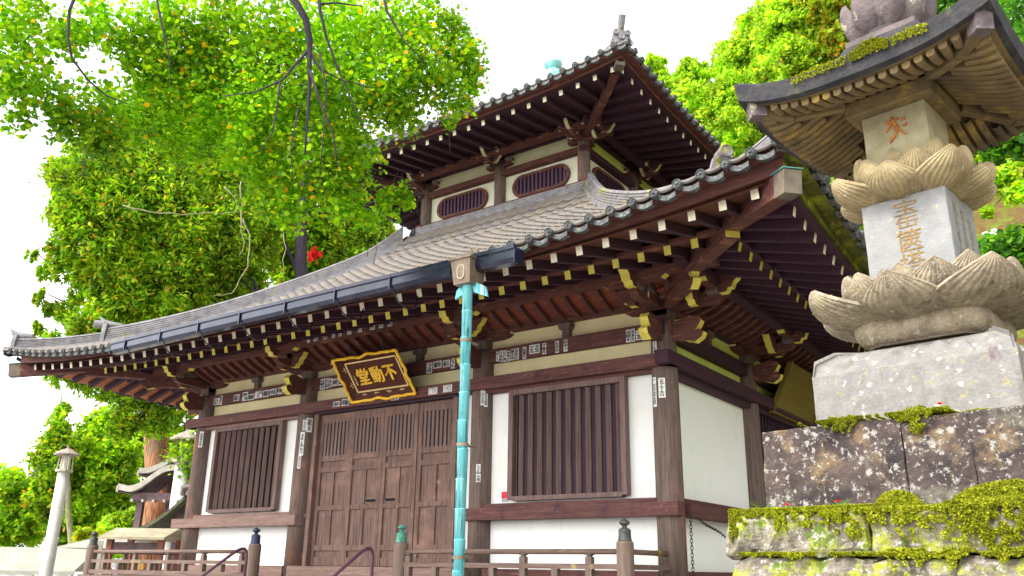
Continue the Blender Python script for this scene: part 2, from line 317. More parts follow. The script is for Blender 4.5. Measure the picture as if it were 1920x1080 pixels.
# foundation, deck
part(MB().box((-9.7, -.3, G), (.25, 9.76, -.3)), 'foundation', ST_L)
mb = MB(); mb.box((-10.75, -1.3, -.32), (.12, -.18, -.172))
for k in range(36): mb.box((-10.7+k*.3, -1.33, -.42), (-10.52+k*.3, -1.31, -.322))
part(mb, 'veranda_deck', W_COL)
mb = MB(); mb.box((-10.75, -.18, -.26), (-9.7, 9.6, -.172)); part(mb, 'veranda_deck', W_PALE)
for x in (-10.6, -8.4, -6.3, -4.7, -3.2, -1.6, 0): part(MB().box((x-.09, -1.25, G), (x+.09, -1.07, -.26)), 'veranda_post', W_COL)
mb = MB()
for i in range(7): mb.box((-6.1, -1.33-.28*(i+1), -.172-.20*(i+1)-.06), (-3.4, -1.33-.28*i, -.172-.20*(i+1)))
part(mb, 'stair', W_PALE)
# columns
def column(x, y):
    mb = MB(); mb.lathe((x, y, -.17), [(.172, 0), (.168, .9), (.165, 2.5), (.160, 3.02), (.150, 3.22)], 20)
    return part(mb, 'column', W_COL, smooth=True)
for k in range(4):
    for x in COLX[:3]:
        p = rot(k+1) @ Vector((x, 0, 0)) if k else rot(1) @ Vector((x, 0, 0))
        column(p.x, p.y)
def ends(mb, *a, **k): return mb
# ---- walls and timbers per side. local frame = the south face; rotated copies for the others
def wall_side(k):
    T = rot(k); wx = W_X if k % 2 == 0 else W_Y
    side = k == 1
    for b in range(3):
        x0, x1 = COLX[b]+.12, COLX[b+1]-.12
        door = (k == 0 and b == 1)
        if not door:
            part(MB(T).box((x0, .02, 0.02), (x1, .10, .66)), 'plaster_panel', PLAST if k == 0 else PLASTS)
            if k != 0 or b != 1:
                if k == 1 and b >= 1:
                    mb = MB(T); mb.box((x0, .04, .80), (x1, .10, 2.44))
                    for i in range(26): xx = x0+.05+i*(x1-x0-.1)/25; mb.box((xx-.03, -.02, .8), (xx+.03, .04, 2.44))
                    part(mb, 'lattice_wall', W_DARK)
                else: part(MB(T).box((x0, .02, .80), (x1, .10, 2.44)), 'plaster_panel', PLAST if k == 0 else PLASTS)
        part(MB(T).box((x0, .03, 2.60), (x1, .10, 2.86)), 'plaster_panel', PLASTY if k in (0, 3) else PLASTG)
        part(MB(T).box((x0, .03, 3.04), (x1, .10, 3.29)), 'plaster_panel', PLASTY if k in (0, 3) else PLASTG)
        # strut in the bay centre
        xm = (x0+x1)/2
        for xs_ in ([xm] if b != 1 else [xm-.62, xm+.62]):
            mb = MB(T); mb.box((xs_-.055, -.05, 3.045), (xs_+.055, .03, 3.166))
            mb.prism([(-.07, 0), (.07, 0), (.10, .04), (.10, .09), (-.10, .09), (-.10, .04)], (xs_, -.02, 3.165), (1, 0, 0), (0, 0, 1), .14)
            part(mb, 'strut', W_COL)
    # through beams
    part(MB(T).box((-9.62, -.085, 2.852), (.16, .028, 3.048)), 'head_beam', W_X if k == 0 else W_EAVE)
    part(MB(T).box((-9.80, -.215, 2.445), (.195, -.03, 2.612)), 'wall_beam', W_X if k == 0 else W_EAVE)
    if k == 0:
        part(MB(T).box((-9.32, -.10, 2.402), (-6.74, .018, 2.443)), 'beam_lining', W_PALE)
        part(MB(T).box((-2.76, -.10, 2.402), (-.12, .018, 2.443)), 'beam_lining', W_X)
        part(MB(T).box((-9.82, -.215, .642), (-6.47, -.03, .802)), 'sill_beam', W_PALE)
        part(MB(T).box((-3.08, -.215, .642), (.195, -.03, .802)), 'sill_beam', W_X)
        part(MB(T).box((-9.60, -.11, .803), (-6.74, .018, .862)), 'sill_lining', W_PALE)
        part(MB(T).box((-2.83, -.11, .803), (-.14, .018, .862)), 'sill_lining', W_X)
        part(MB(T).box((-9.35, -.12, -.171), (-6.78, .018, .018)), 'ground_sill', W_PALE)
        part(MB(T).box((-2.74, -.12, -.171), (-.13, .018, .018)), 'ground_sill', W_X)
        part(MB(T).box((-6.50, -.26, -.171), (-3.0, -.02, .022)), 'threshold', W_PALE)
    else:
        part(MB(T).box((-9.28, -.205, .642), (.190, -.03, .800)), 'sill_beam', W_Y)
        part(MB(T).box((-9.28, -.11, .801), (-.14, .018, .862)), 'sill_lining', W_Y)
        part(MB(T).box((-9.35, -.12, -.171), (-.13, .018, .018)), 'ground_sill', W_Y)
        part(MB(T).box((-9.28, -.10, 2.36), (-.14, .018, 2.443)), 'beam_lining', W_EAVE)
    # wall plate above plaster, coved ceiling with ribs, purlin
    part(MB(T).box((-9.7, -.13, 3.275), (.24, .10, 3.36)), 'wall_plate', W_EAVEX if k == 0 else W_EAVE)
    cv = [(-.13, 3.34), (-.26, 3.38), (-.42, 3.455), (-.56, 3.54), (-.66, 3.64)]
    mb = MB(T); mb.grid([[(x, y, z) for x in (-9.9, .45)] for y, z in cv]); part(mb, 'coved_ceiling', W_COVE)
    mb = MB(T); n = 42
    for i in range(n):
        xx = -9.75+i*10.05/(n-1); pr = [(-.12, 3.265), (-.22, 3.29), (-.38, 3.35), (-.54, 3.44), (-.67, 3.55), (-.66, 3.66), (-.45, 3.50), (-.13, 3.36)]
        mb.prism(pr, (xx, 0, 0), (0, 1, 0), (0, 0, 1), .075)
    tag(part(mb, 'cove_ribs', W_EAVEX))
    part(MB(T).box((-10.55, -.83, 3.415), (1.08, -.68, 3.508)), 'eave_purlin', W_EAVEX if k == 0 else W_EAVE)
for k in range(4): wall_side(k)
# interior shell so nothing shows through
part(MB().box((-9.3, .16, -.09), (-.16, 9.3, 3.6)), 'inner_wall', W_DARK)
# ---- barred windows
def window(x0, x1, z0, z1, gaps):
    w_ = MB(); f = .075
    w_.box((x0-f, -.10, z0-.02), (x0, .0, z1+f)); w_.box((x1, -.10, z0-.02), (x1+f, .0, z1+f)); w_.box((x0, -.10, z1), (x1, .0, z1+f)); w_.box((x0, -.10, z0-.04), (x1, .0, z0+.02))
    fr = part(w_, 'window', W_BAR)
    b = MB(); n = 11; st = (x1-x0)/n
    for i in range(n):
        xx = x0+st*(i+.68); hw = .042
        b.prism([(xx-hw, -.035), (xx, -.092), (xx+hw, -.035)], (0, 0, z0+(z1-z0)/2), (1, 0, 0), (0, 1, 0), z1-z0-.02)
    part(b, 'lattice', W_BAR, fr)
    b = MB(); D_ = {}
    for i in range(n+1):
        a = max(x0, x0+st*(i-.32)); e = min(x1, x0+st*(i+.66))
        (D_.setdefault(i, MB()) if i in gaps else b).box((a+.004, .008 if i in gaps else -.018, z0), (e, .016 if i in gaps else -.002, z1))
    part(b, 'shutter', wood('shutter_boards', (.055, .028, .040), (.028, .013, .022), 2), fr)
    for d in D_.values(): part(d, 'opening', mat('black_interior', (.012, .01, .016), .9), fr)
window(-8.93, -7.22, .93, 2.33, {0, 6, 7, 8, 9, 10, 11})
window(-2.28, -.60, .93, 2.33, {0})
# ---- folding door
part(MB().box((-6.30, -.13, .02), (-6.215, .02, 2.44)), 'door_jamb', W_DOOR)
part(MB().box((-3.335, -.13, .02), (-3.25, .02, 2.44)), 'door_jamb', W_DOOR)
part(MB().box((-6.30, -.14, 2.405), (-3.25, .02, 2.444)), 'door_lintel', W_DARK)
part(MB().box((-6.52, .02, .02), (-6.305, .10, 2.44)), 'plaster_panel', PLAST)
part(MB().box((-3.245, .02, .02), (-2.98, .10, 2.44)), 'plaster_panel', PLAST)
part(MB().box((-3.24, .02, .02), (-3.0, .10, 2.44)), 'plaster_panel', PLAST) if False else None
DX = [-6.212, -5.48, -4.765, -4.055, -3.338]
for i in range(4):
    a, b = DX[i]+.004, DX[i+1]-.004; y0 = -.055-(.012 if i in (1, 2) else 0); m = MB(); s_ = .075
    zr = [(.03, .06), (.15, .17), (.255, .335), (.865, .935), (1.46, 1.54), (1.635, 1.725), (2.26, 2.40)]
    m.box((a, y0, .03), (a+s_, y0+.05, 2.40)); m.box((b-s_, y0, .03), (b, y0+.05, 2.40))
    for z0, z1 in [(.03, .15), (.255, .335), (.865, .935), (1.46, 1.54), (1.635, 1.725), (2.26, 2.40)]: m.box((a+s_, y0+.003, z0), (b-s_, y0+.047, z1))
    for z0, z1 in [(.335, .865), (.935, 1.46)]: m.box(((a+b)/2-.03, y0+.005, z0), ((a+b)/2+.03, y0+.045, z1))
    m.box((a+s_, y0+.028, .15), (b-s_, y0+.04, 1.64))
    lf = part(m, 'door_leaf', W_DOOR)
    g = MB(); nb = 7
    for j in range(nb): xx = a+s_+(b-a-2*s_)*(j+.5)/nb; g.box((xx-.024, y0+.006, 1.725), (xx+.024, y0+.04, 2.26))
    part(g, 'lattice', W_BAR, lf)
    g = MB(); g.box((a+s_, y0+.052, 1.66), (b-s_, y0+.06, 2.3)); part(g, 'backing_board', W_DARK, lf)
    if i in (1, 2):
        hx = (b-.20) if i == 1 else (a+.20)
        g = MB(); g.prism([(-.09, -.02), (.09, -.02), (.11, 0), (.09, .022), (-.09, .022), (-.11, 0)], (hx, y0+.022, .985), (1, 0, 0), (0, 0, 1), .02); part(g, 'handle', MATS['black_interior'], lf)
        g = MB(); g.prism([(-.11, -.03), (.11, -.03), (.13, 0), (.1, .035), (-.1, .035), (-.13, 0)], (hx, y0+.026, .985), (1, 0, 0), (0, 0, 1), .014); part(g, 'handle_plate', W_PALE, lf)
# ---- brackets
NOSE = [(.0, .0), (.20, -.02), (.34, -.06), (.44, .00), (.47, .07), (.40, .12), (.345, .10), (.40, .16), (.44, .235), (.38, .30), (.27, .32), (.16, .285), (0, .26)]
TAILP = [(0, 0), (.12, 0), (.16, .05), (.21, .05), (.245, .12), (.31, .16), (.36, .235), (.30, .235), (0, .235)]
def armpoly(L, h): return [(-L, h*.45), (-L*.86, h*.12), (-L*.66, 0), (L*.66, 0), (L*.86, h*.12), (L, h*.45), (L, h), (-L, h)]
def bracket(T, corner=False, s=1., mats=(W_EAVEX, W_EAVE), lod=0, pm=OCHRE):
    """T maps local (x along wall, y outwards negative, z up) with origin at the column head"""
    root = part(MB(T).lathe((0, 0, 0), [(.13*s, 0), (.18*s, .06*s), (.18*s, .13*s)], 4, axis=None), 'bracket', W_COL)
    def sub(mb, name, m): return part(mb, name, m, root)
    A = armpoly(.52*s, .13*s); rims = [1, 0, 0, 0, 1, 1, 0, 1] 
    sub(MB(T).prism(A, (0, -.02, .13*s), (1, 0, 0), (0, 0, 1), .12*s, 0, [0, 0, 0, 0, 0, 1, 0, 1]), 'bracket_arm', [mats[0], PLASTY])
    sub(MB(T).prism([(-.3*s, .0), (-.3*s, .13*s), (.80*s, .13*s), (.80*s, .06*s), (.74*s, .015*s), (.6*s, 0)][::-1], (0, 0, .131*s), (0, -1, 0), (0, 0, 1), .12*s, 0), 'bracket_arm', [mats[0], pm])
    for dx in (-.44, 0, .44): sub(MB(T).lathe((dx*s, -.02, .262*s), [(.075*s, 0), (.105*s, .04*s), (.105*s, .10*s)], 4), 'bearing_block', W_COL)
    sub(MB(T).prism(armpoly(.44*s, .11*s), (0, -.74*s, .30*s), (1, 0, 0), (0, 0, 1), .11*s, 0, [1, 0, 0, 0, 1, 1, 0, 1]), 'bracket_arm', [mats[0], pm])
    sub(MB(T).lathe((0, -.72*s, .22*s), [(.08*s, 0), (.12*s, .05*s), (.12*s, .10*s)], 4), 'bearing_block', W_COL)
    for dx in (-.36, 0, .36): sub(MB(T).lathe((dx*s, -.74*s, .41*s), [(.07*s, 0), (.10*s, .035*s), (.10*s, .09*s)], 4), 'bearing_block', W_COL)
    # stepped tail noses beyond the purlin
    P = [(a*s*.8, b*s) for a, b in TAILP]; rim = [1, 1, 1, 1, 1, 1, 0, 0, 0]
    sub(MB(T).prism(P, (0, -.80*s, .24*s), (0, -1, 0), (0, 0, 1), .12*s, 0, rim), 'tail_nose', [mats[0], pm])
    if not corner:
        for sx in (-1, 1): sub(MB(T).prism(P if sx == 1 else P, (.10*sx*s, -.5*s, .10*s), (sx, 0, 0), (0, 0, 1), .10*s, 0, rim), 'tail_nose', [mats[0], pm])
    else:
        for sx in (-1,): sub(MB(T).prism(P, (.10*sx*s, -.5*s, .10*s), (sx, 0, 0), (0, 0, 1), .10*s, 0, rim), 'tail_nose', [mats[0], pm])
    # carved nosing under the block
    if s > .8:
        N = [(a*.92, b*.92) for a, b in NOSE]; rn = [0, 1, 1, 1, 1, 1, 1, 1, 1, 1, 1, 0, 0]
        sub(MB(T).prism(N, (0, -.14, -.28), (0, -1, 0), (0, 0, 1), .12, 0, rn), 'carved_nosing', [mats[0], pm])
    return root
for k in range(4):
    for i, x in enumerate(COLX):
        if k in (2, 3) and 0 < i < 3: continue
        T = rot(k) @ Matrix.Translation((x, 0, 3.06))
        bracket(T, corner=i in (0, 3))
# diagonal arms at the corners
for k in range(4):
    T = rot(k) @ Matrix.Translation((0, 0, 3.06)) @ Matrix.Rotation(math.pi/4, 4, 'Z')
    mb = MB(T); mb.prism([(-.2, .0), (-.2, .13), (1.12, .13), (1.12, .06), (1.04, .015), (.9, 0)][::-1], (0, 0, .133), (0, -1, 0), (0, 0, 1), .13)
    rr = part(mb, 'bracket', W_EAVEX)
    P = [(a, b*1.05) for a, b in TAILP]
    part(MB(T).prism(P, (0, -1.02, .25), (0, -1, 0), (0, 0, 1), .13, 0, [1, 1, 1, 1, 1, 1, 0, 0, 0]), 'tail_nose', [W_EAVEX, OCHRE], rr)
    part(MB(T).prism([(a*.8, b*.8) for a, b in NOSE], (0, -.86, .13), (0, -1, 0), (0, 0, 1), .1, 0, [0]+[1]*10+[0, 0]), 'carved_nosing', [W_EAVEX, OCHRE], rr)
# ---- lower eaves
HALF = 7.38
def lift(s, p=3.2): return min(1.15, (abs(s)/HALF))**p
zb = lambda y, s: 3.325+.30*(y+1.5)+.55*.33*lift(s)*max(0, min(1, -y/1.5)) # base rafter axis
zf = lambda y, s: 3.19+.30*(y+2.3)+.32*lift(s)*max(0, min(1, (-y)/2.3))    # flying rafter axis
NR = 45; RS = .3255
fl_parts, bs_parts = [], []
ORD = [0, 1, 3, 2]
fcount = bcount = 0
flstuff = MB(); bsstuff = MB()
for k in ORD:
    T = rot(k)
    for i in range(NR):
        s = (i-(NR-1)/2)*RS; x = CX+s; c = abs(s)-4.73
        if abs(s) > 7.1: continue
        y0 = -max(1.22, c+.03)
        if -y0 < 2.2:
            m = MB(T).beam((x, y0, zf(y0, s)), (x, -2.31, zf(-2.31, s)), .078, .10, [0, 0, 0, 0, 1, 0])
            if fcount < 98: part(m, 'flying_rafter', [W_EAVE, PALEPAINT]); fcount += 1
            else: flstuff._a(m.v, m.f, m.m)
        y0 = -max(-.05, c+.03)
        if -y0 < 1.4:
            m = MB(T).beam((x, y0, zb(y0, s)), (x, -1.5, zb(-1.5, s)), .082, .105, [0, 0, 0, 0, 1, 0])
            if bcount < 98: part(m, 'base_rafter', [W_EAVE, OCHRE]); bcount += 1
            else: bsstuff._a(m.v, m.f, m.m)
tag(part(flstuff, 'flying_rafter', [W_EAVE, PALEPAINT]), kind='stuff'); tag(part(bsstuff, 'base_rafter', [W_EAVE, OCHRE]), kind='stuff')
def strip(T, y0, y1, zfn0, zfn1, name, m, hx=None, n=60, clip=True):
    """closed board running along the eave; zfn(s) bottom and top; mitred at the hips"""
    mb = MB(T); R = []
    for j in range(n+1):
        q = -1+2*j/n; row = []
        for y, z in ((y0, zfn0), (y1, zfn0), (y1, zfn1), (y0, zfn1)):
            h = 4.73-y if clip else hx; s = q*h; row.append((CX+s, y, z(s)))
        R.append(row)
    mb.grid(R, closed=True); mb._a(R[0]+R[-1], [(0, 1, 2, 3), (7, 6, 5, 4)]); return part(mb, name, m)
for k in range(4):
    T = rot(k); fx = W_EAVEX if k % 2 == 0 else mat('mossy_eave_board', (.13, .14, .015), .9, dark=(.05, .05, .012), scale=3, spots=[((.26, .28, .02), 5, .5, .62)])
    # soffit boards above the rafters
    mb = MB(T); mb.grid([[(CX+q*(4.73-y), y, zb(y, q*(4.73-y))+.056) for q in np.linspace(-1, 1, 41)] for y in (.1, -.5, -1.0, -1.5)]); part(mb, 'soffit', W_SOF if k != 3 else wood('sunlit_soffit_boards', (.46, .17, .07), (.27, .09, .045), 1))  # left eave gets a brighter orange copy, its light put into the colour
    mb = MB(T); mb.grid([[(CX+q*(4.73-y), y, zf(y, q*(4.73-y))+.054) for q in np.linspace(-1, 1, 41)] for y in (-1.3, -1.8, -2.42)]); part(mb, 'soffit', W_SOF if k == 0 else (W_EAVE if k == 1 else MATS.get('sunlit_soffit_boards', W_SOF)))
    strip(T, -1.545, -1.44, lambda s: zb(-1.5, s)+.054, lambda s: zb(-1.5, s)+.10, 'rafter_fillet', W_EAVEX if k == 0 else W_EAVE)
    strip(T, -2.44, -2.32, lambda s: 3.245+.32*lift(s), lambda s: 3.30+.425*lift(s), 'eave_board', fx)
    strip(T, -2.58, -2.38, lambda s: 3.302+.426*lift(s), lambda s: 3.318+.50*lift(s), 'eave_board', fx)
# hip rafters
for k in range(4):
    T = rot(k); h = MB(T)
    h.beam((.0, 0, 3.42), (1.60, -1.60, 3.43), .16, .17, [0, 0, 0, 0, 1, 0]); part(h, 'hip_rafter', [W_EAVEX, OCHRE])
    h = MB(T); h.beam((.9, -.9, 3.64), (2.50, -2.50, 3.375), .16, .20, 0, w2=.17, h2=.22); hr = part(h, 'hip_rafter', W_EAVEX)
    h = MB(T); h.beam((2.40, -2.40, 3.392), (2.54, -2.54, 3.368), .172, .225); part(h, 'end_cap', mat('aged_cap', (.19, .155, .11), .7, dark=(.12, .095, .07), scale=8), hr)
    h = MB(T); h.beam((2.38, -2.38, 3.522), (2.56, -2.56, 3.490), .195, .010); part(h, 'cap_plate', mat('cap_copper', (.10, .30, .26), .5, scale=8), hr)
# ---- lower roof
RUN = 5.17
def zroof(r, s): return 3.262+.405*r+.0375*r*r+.22*max(0, (r-4.4)/.77)**2+.50*lift(s)*max(0, 1-r/RUN)**1.6
PIT_ = .245; CR = .215
def slope_mesh(T, z, run, half, name, mats, parent, courses, pitch, mossfn=None, amp=.019, step=.034):
    ncol = int(round(2*half/pitch)); sub = 6; us = []
    for c in range(ncol):
        for j in range(sub): us.append((c+j/sub))
    us.append(ncol); us = np.array(us); s0 = -half+us*(2*half/ncol); ph = (us % 1.)
    prof = np.where(ph < .36, np.sin(ph/.36*np.pi)*amp*1.5, -np.sin((ph-.36)/.64*np.pi)*amp*.55)
    rows = []; V = []
    for c in range(courses):
        r0 = run*c/courses; r1 = run*(c+1)/courses
        for r, hh in ((r0, step-.024), (r0, step), (r1+.035, -.004)):
            lim = half-min(r, run); ss = np.clip(s0, -lim, lim)
            V.append(np.stack([CX+ss, np.full_like(ss, CY-half+r), np.array([z(r, q) for q in ss])+prof+hh], 1))
    V.append(V[0]-np.array([0, -.02, .010]))
    # order: eave underside, then rows
    V = [V[-1]]+V[:-1]; n = len(us); R = len(V); V = np.concatenate(V)
    i, j = np.meshgrid(np.arange(R-1), np.arange(n-1), indexing='ij'); a = (i*n+j).ravel()
    F = np.stack([a, a+1, a+n+1, a+n], 1); M4 = np.array(T)
    Vw = V @ M4[:3, :3].T + M4[:3, 3]
    mi = np.zeros(len(F), int)
    if mossfn is not None:
        ii = i.ravel()//3; jj = j.ravel()/sub; mi = mossfn(ii, jj)
    return np_mesh(name, Vw, F, mats, parent, mi=mi, smooth=False)
roofp = part(MB().box((-6.75, 2.71, 5.9), (-2.71, 6.75, 6.42)), 'lower_roof', TILE)
def lowmoss(ii, jj):
    lim = 3.0+5.5*np.clip((jj-30)/18., 0, 1)+1.5*np.sin(jj*.9)*.6+rng.normal(0, .7, len(jj))
    return ((ii < lim) & (ii > 0) & (jj > 18)).astype(int)
for k in range(4):
    slope_mesh(rot(k), zroof, RUN, 7.40, 'roof_slope', [TILE, TILEM], roofp, 29, PIT_, lowmoss if k == 0 else None)
def eave_discs(z, half, pitch, parent, ycs, cap, order, tiltz, rr=.058):
    cnt = 0; st = MB()
    for k in order:
        T = rot(k); n = int(round(2*half/pitch))
        for c in range(n):
            s = -half+(c+.18)*(2*half/n); x = CX+s; y = ycs; zz = z(0, s)+.012
            m = MB(T); Q = Matrix(((1, 0, 0), (0, 0, -1), (0, 1, 0)))
            m.lathe((x, y+.05, zz), [(rr*.85, 0), (rr, .01), (rr, .075), (rr*.86, .08), (rr*.82, .068), (rr*.3, .070), (rr*.22, .085), (.004, .09)], 14, 0, Q)
            for a in range(6):
                t = a*math.pi/3; m.box((x+math.cos(t)*rr*.55-.008, y-.026, zz+math.sin(t)*rr*.55-.008), (x+math.cos(t)*rr*.55+.008, y-.014, zz+math.sin(t)*rr*.55+.008))
            pw = 2*half/n; P = [[(x+rr*.7+(pw-1.4*rr)*q, y+.02, zz-.03-.028*math.sin(q*math.pi)+d) for q in np.linspace(0, 1, 6)] for d in (-.035, .018)]
            m.grid(P); P2 = [[(a_, b_+.06, c_) for a_, b_, c_ in r_] for r_ in P]; m.grid([P[1], P2[1]]); m.grid([P[0], P2[0]])
            if cnt < cap: part(m, 'eave_tile', DISC, parent); cnt += 1
            else: st._a(m.v, m.f, m.m)
    if st.v: tag(part(st, 'eave_tile', DISC, parent), kind='stuff')
eave_discs(zroof, 7.40, PIT_, roofp, -2.67, 98, ORD, 0, rr=.050)
# hip ridges
def ridge(T, path, wd, hts, name, m, parent, side_lines=True):
    """stacked ridge of flat tiles with a rounded top following path (list of points on the tile surface)"""
    mb = MB(T); n = len(path); R = []
    for i, p in enumerate(path):
        p = Vector(p); t = (Vector(path[min(i+1, n-1)])-Vector(path[max(i-1, 0)])).normalized(); sd_ = t.cross(Vector((0, 0, 1))).normalized(); h = hts[i] if isinstance(hts, list) else hts
        row = [(-wd/2, -.12), (-wd/2, 0)]
        L = 5
        for q in range(L):
            z0 = h*.8*q/L; z1 = h*.8*(q+1)/L; ww = wd/2-.012*q; row += [(-ww, z0), (-ww, z1-.016), (-ww+.028, z1-.016), (-ww+.028, z1)]
        row += [(-wd*.26, h*.82), (-wd*.2, h*.96), (0, h)]
        row = row+[(-a, b) for a, b in row[::-1][1:]]
        R.append([p+sd_*a+Vector((0, 0, b)) for a, b in row])
    mb.grid(R); k = len(R[0]); mb._a(R[0]+R[-1], [tuple(range(k)), tuple(range(2*k-1, k-1, -1))])
    return part(mb, name, m, parent)
def ridge_end(T, p, d, wd, h, parent, horn=True, disc=True, m=RIDGET):
    """ornamental end plate with swept horn; d is the outward horizontal direction"""
    p = Vector(p); d = Vector(d).normalized(); sd_ = d.cross(Vector((0, 0, 1)))
    mb = MB(T); poly = [(-wd*.75, -.06), (wd*.75, -.06), (wd*.72, h*.55), (wd*.45, h*1.02), (0, h*1.12), (-wd*.45, h*1.02), (-wd*.72, h*.55)]
    mb.prism(poly, p, sd_, (0, 0, 1), .07)
    if disc:
        ax = Matrix((sd_, Vector((0, 0, 1)).cross(sd_)*-1, d)).transposed(); q = Vector((0, 0, 1)); ax = Matrix((sd_, q, -sd_.cross(q) if False else d)).transposed()
        mb.lathe(p+Vector((0, 0, h*1.02)), [(.062, 0), (.075, .02), (.075, .20), (.066, .21), (.06, .195), (.02, .20)], 14, 0, ax)
    if horn: 
        mb.tube([p-d*.28+Vector((0, 0, h*.98)), p-d*.10+Vector((0, 0, h*1.02)), p+d*.05+Vector((0, 0, h*1.16)), p+d*.12+Vector((0, 0, h*1.42))], [.05, .06, .055, .02], 8)
    return part(mb, 'ridge_end_tile', m, parent)
for k in range(4):
    T = rot(k)
    def pt(d): r = 2.67-d; return (d, -d, zroof(r, 4.73+d)+.02)
    ds = np.linspace(-2.45, 1.42, 16); ridge(T, [pt(d) for d in ds], .23, [.34, .31]+[.28]*14, 'hip_ridge', RIDGEM if k == 0 else RIDGET, roofp)
    ds = np.linspace(1.35, 2.52, 9); ridge(T, [pt(d) for d in ds], .21, .20, 'hip_ridge', RIDGET, roofp)
    ridge_end(T, pt(1.46), (1, -1, 0), .17, .34, roofp, horn=(k == 3), disc=True, m=RIDGEM if k == 0 else RIDGET); ridge_end(T, pt(2.55), (1, -1, 0), .15, .26, roofp, horn=(k == 3), disc=(k != 3))
    a = pt(2.62); part(MB(T).prism([(-.10, -.02), (.10, -.02), (.06, .05), (0, .075), (-.06, .05)], (2.62, -2.62, a[2]-.03), (.707, .707, 0), (0, 0, 1), .12), 'corner_tile', RIDGET, roofp)
# stacked noshi band round the foot of the upper storey
for k in range(4):
    T = rot(k); mb = MB(T); L = 7
    for q in range(L):
        z0 = 6.49+q*.045; o = 2.50+.010*q
        mb.box((CX-(CY-o), o, z0), (CX+(CY-o), 2.72, z0+.030))
        nn = 17
    mb.box((CX-2.05, 2.575, 6.3), (CX+2.05, 2.70, 6.79), 1); part(mb, 'ridge_band', [RIDGET, W_DARK], roofp)
# ---- upper storey
UX = [-6.68, -4.73, -2.78]; UY = 2.78
def ucolumn(x, y):
    mb = MB(); mb.lathe((x, y, 6.5), [(.125, 0), (.12, 1.0), (.115, 1.35)], 16); part(mb, 'column', W_COL, smooth=True)
for k in range(4):
    for x in UX[:2]:
        p = rot(k) @ Vector((x, UY, 0)); ucolumn(p.x, p.y)
part(MB().box((-6.6, 2.9, 6.5), (-2.88, 6.6, 8.0)), 'inner_wall', W_DARK)
def capsule(hw, hh, n=8):
    P = []
    for cx_, a0 in ((hw-hh, -90), (-(hw-hh), 90)):
        for i in range(n+1): t = math.radians(a0+180*i/n); P.append((cx_+math.cos(t)*hh, math.sin(t)*hh))
    return P
def annulus(mb, P, Q, o, y0, y1, mi=0):
    n = len(P); v = []
    for pl in (P, Q):
        for y in (y0, y1): v += [(o[0]+a, y, o[2]+b) for a, b in pl]
    f = []
    for i in range(n):
        j = (i+1) % n; Po, Pi, Qo, Qi = 0, n, 2*n, 3*n
        f += [(Po+i, Po+j, Qo+j, Qo+i), (Po+i, Pi+i, Pi+j, Po+j), (Qo+i, Qo+j, Qi+j, Qi+i), (Pi+j, Pi+i, Qi+i, Qi+j)]
    mb._a(v, f, mi)
for k in range(4):
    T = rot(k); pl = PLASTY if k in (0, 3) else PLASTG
    for b in range(2):
        x0, x1 = UX[b]+.08, UX[b+1]-.08; xm = (x0+x1)/2
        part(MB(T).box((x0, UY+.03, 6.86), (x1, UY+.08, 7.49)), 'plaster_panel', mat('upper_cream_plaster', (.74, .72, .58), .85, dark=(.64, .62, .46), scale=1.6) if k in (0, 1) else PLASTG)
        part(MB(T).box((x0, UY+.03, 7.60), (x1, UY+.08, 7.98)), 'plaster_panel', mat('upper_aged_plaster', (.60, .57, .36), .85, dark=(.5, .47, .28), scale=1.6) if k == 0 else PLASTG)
        mb = MB(T); annulus(mb, capsule(.665, .235), capsule(.60, .175), (xm, 0, 7.17), UY-.03, UY+.03); wn = part(mb, 'window', W_EAVEX)
        mb = MB(T); mb.prism(capsule(.61, .18), (xm, UY+.018, 7.17), (1, 0, 0), (0, 0, 1), .02); part(mb, 'opening', MATS['black_interior'], wn)
        mb = MB(T)
        for i in range(13):
            xx = -.55+i*1.1/12; hh = .178 if abs(xx) < .42 else math.sqrt(max(0, .178**2-(abs(xx)-.42)**2))
            mb.box((xm+xx-.022, UY-.02, 7.17-hh), (xm+xx+.022, UY+.006, 7.17+hh))
        part(mb, 'lattice', W_DARK if k else wood('purple_lattice_timber', (.11, .05, .085), (.06, .025, .05), 2), wn)
    part(MB(T).box((-6.85, UY-.13, 6.80), (-2.60, UY+.02, 6.865)), 'sill_beam', W_EAVEX)
    part(MB(T).box((-6.80, UY-.10, 7.485), (-2.66, UY+.028, 7.605)), 'wall_beam', W_EAVEX if k == 0 else W_EAVE)
    part(MB(T).box((-6.80, UY-.07, 7.93), (-2.66, UY+.1, 8.03)), 'wall_plate', W_EAVE)
    part(MB(T).box((-7.25, UY-.43, 7.80), (-2.21, UY-.30, 7.93)), 'eave_purlin', W_EAVEX if k == 0 else W_EAVE)
    for i, x in enumerate(UX):
        if k > 1 and i == 1: continue
        bracket(rot(k) @ Matrix.Translation((x, UY, 7.62)), corner=i != 1, s=.62, mats=(W_EAVEX, W_EAVE), pm=mat('pale_nose_paint', (.66, .62, .36), .7, scale=12))
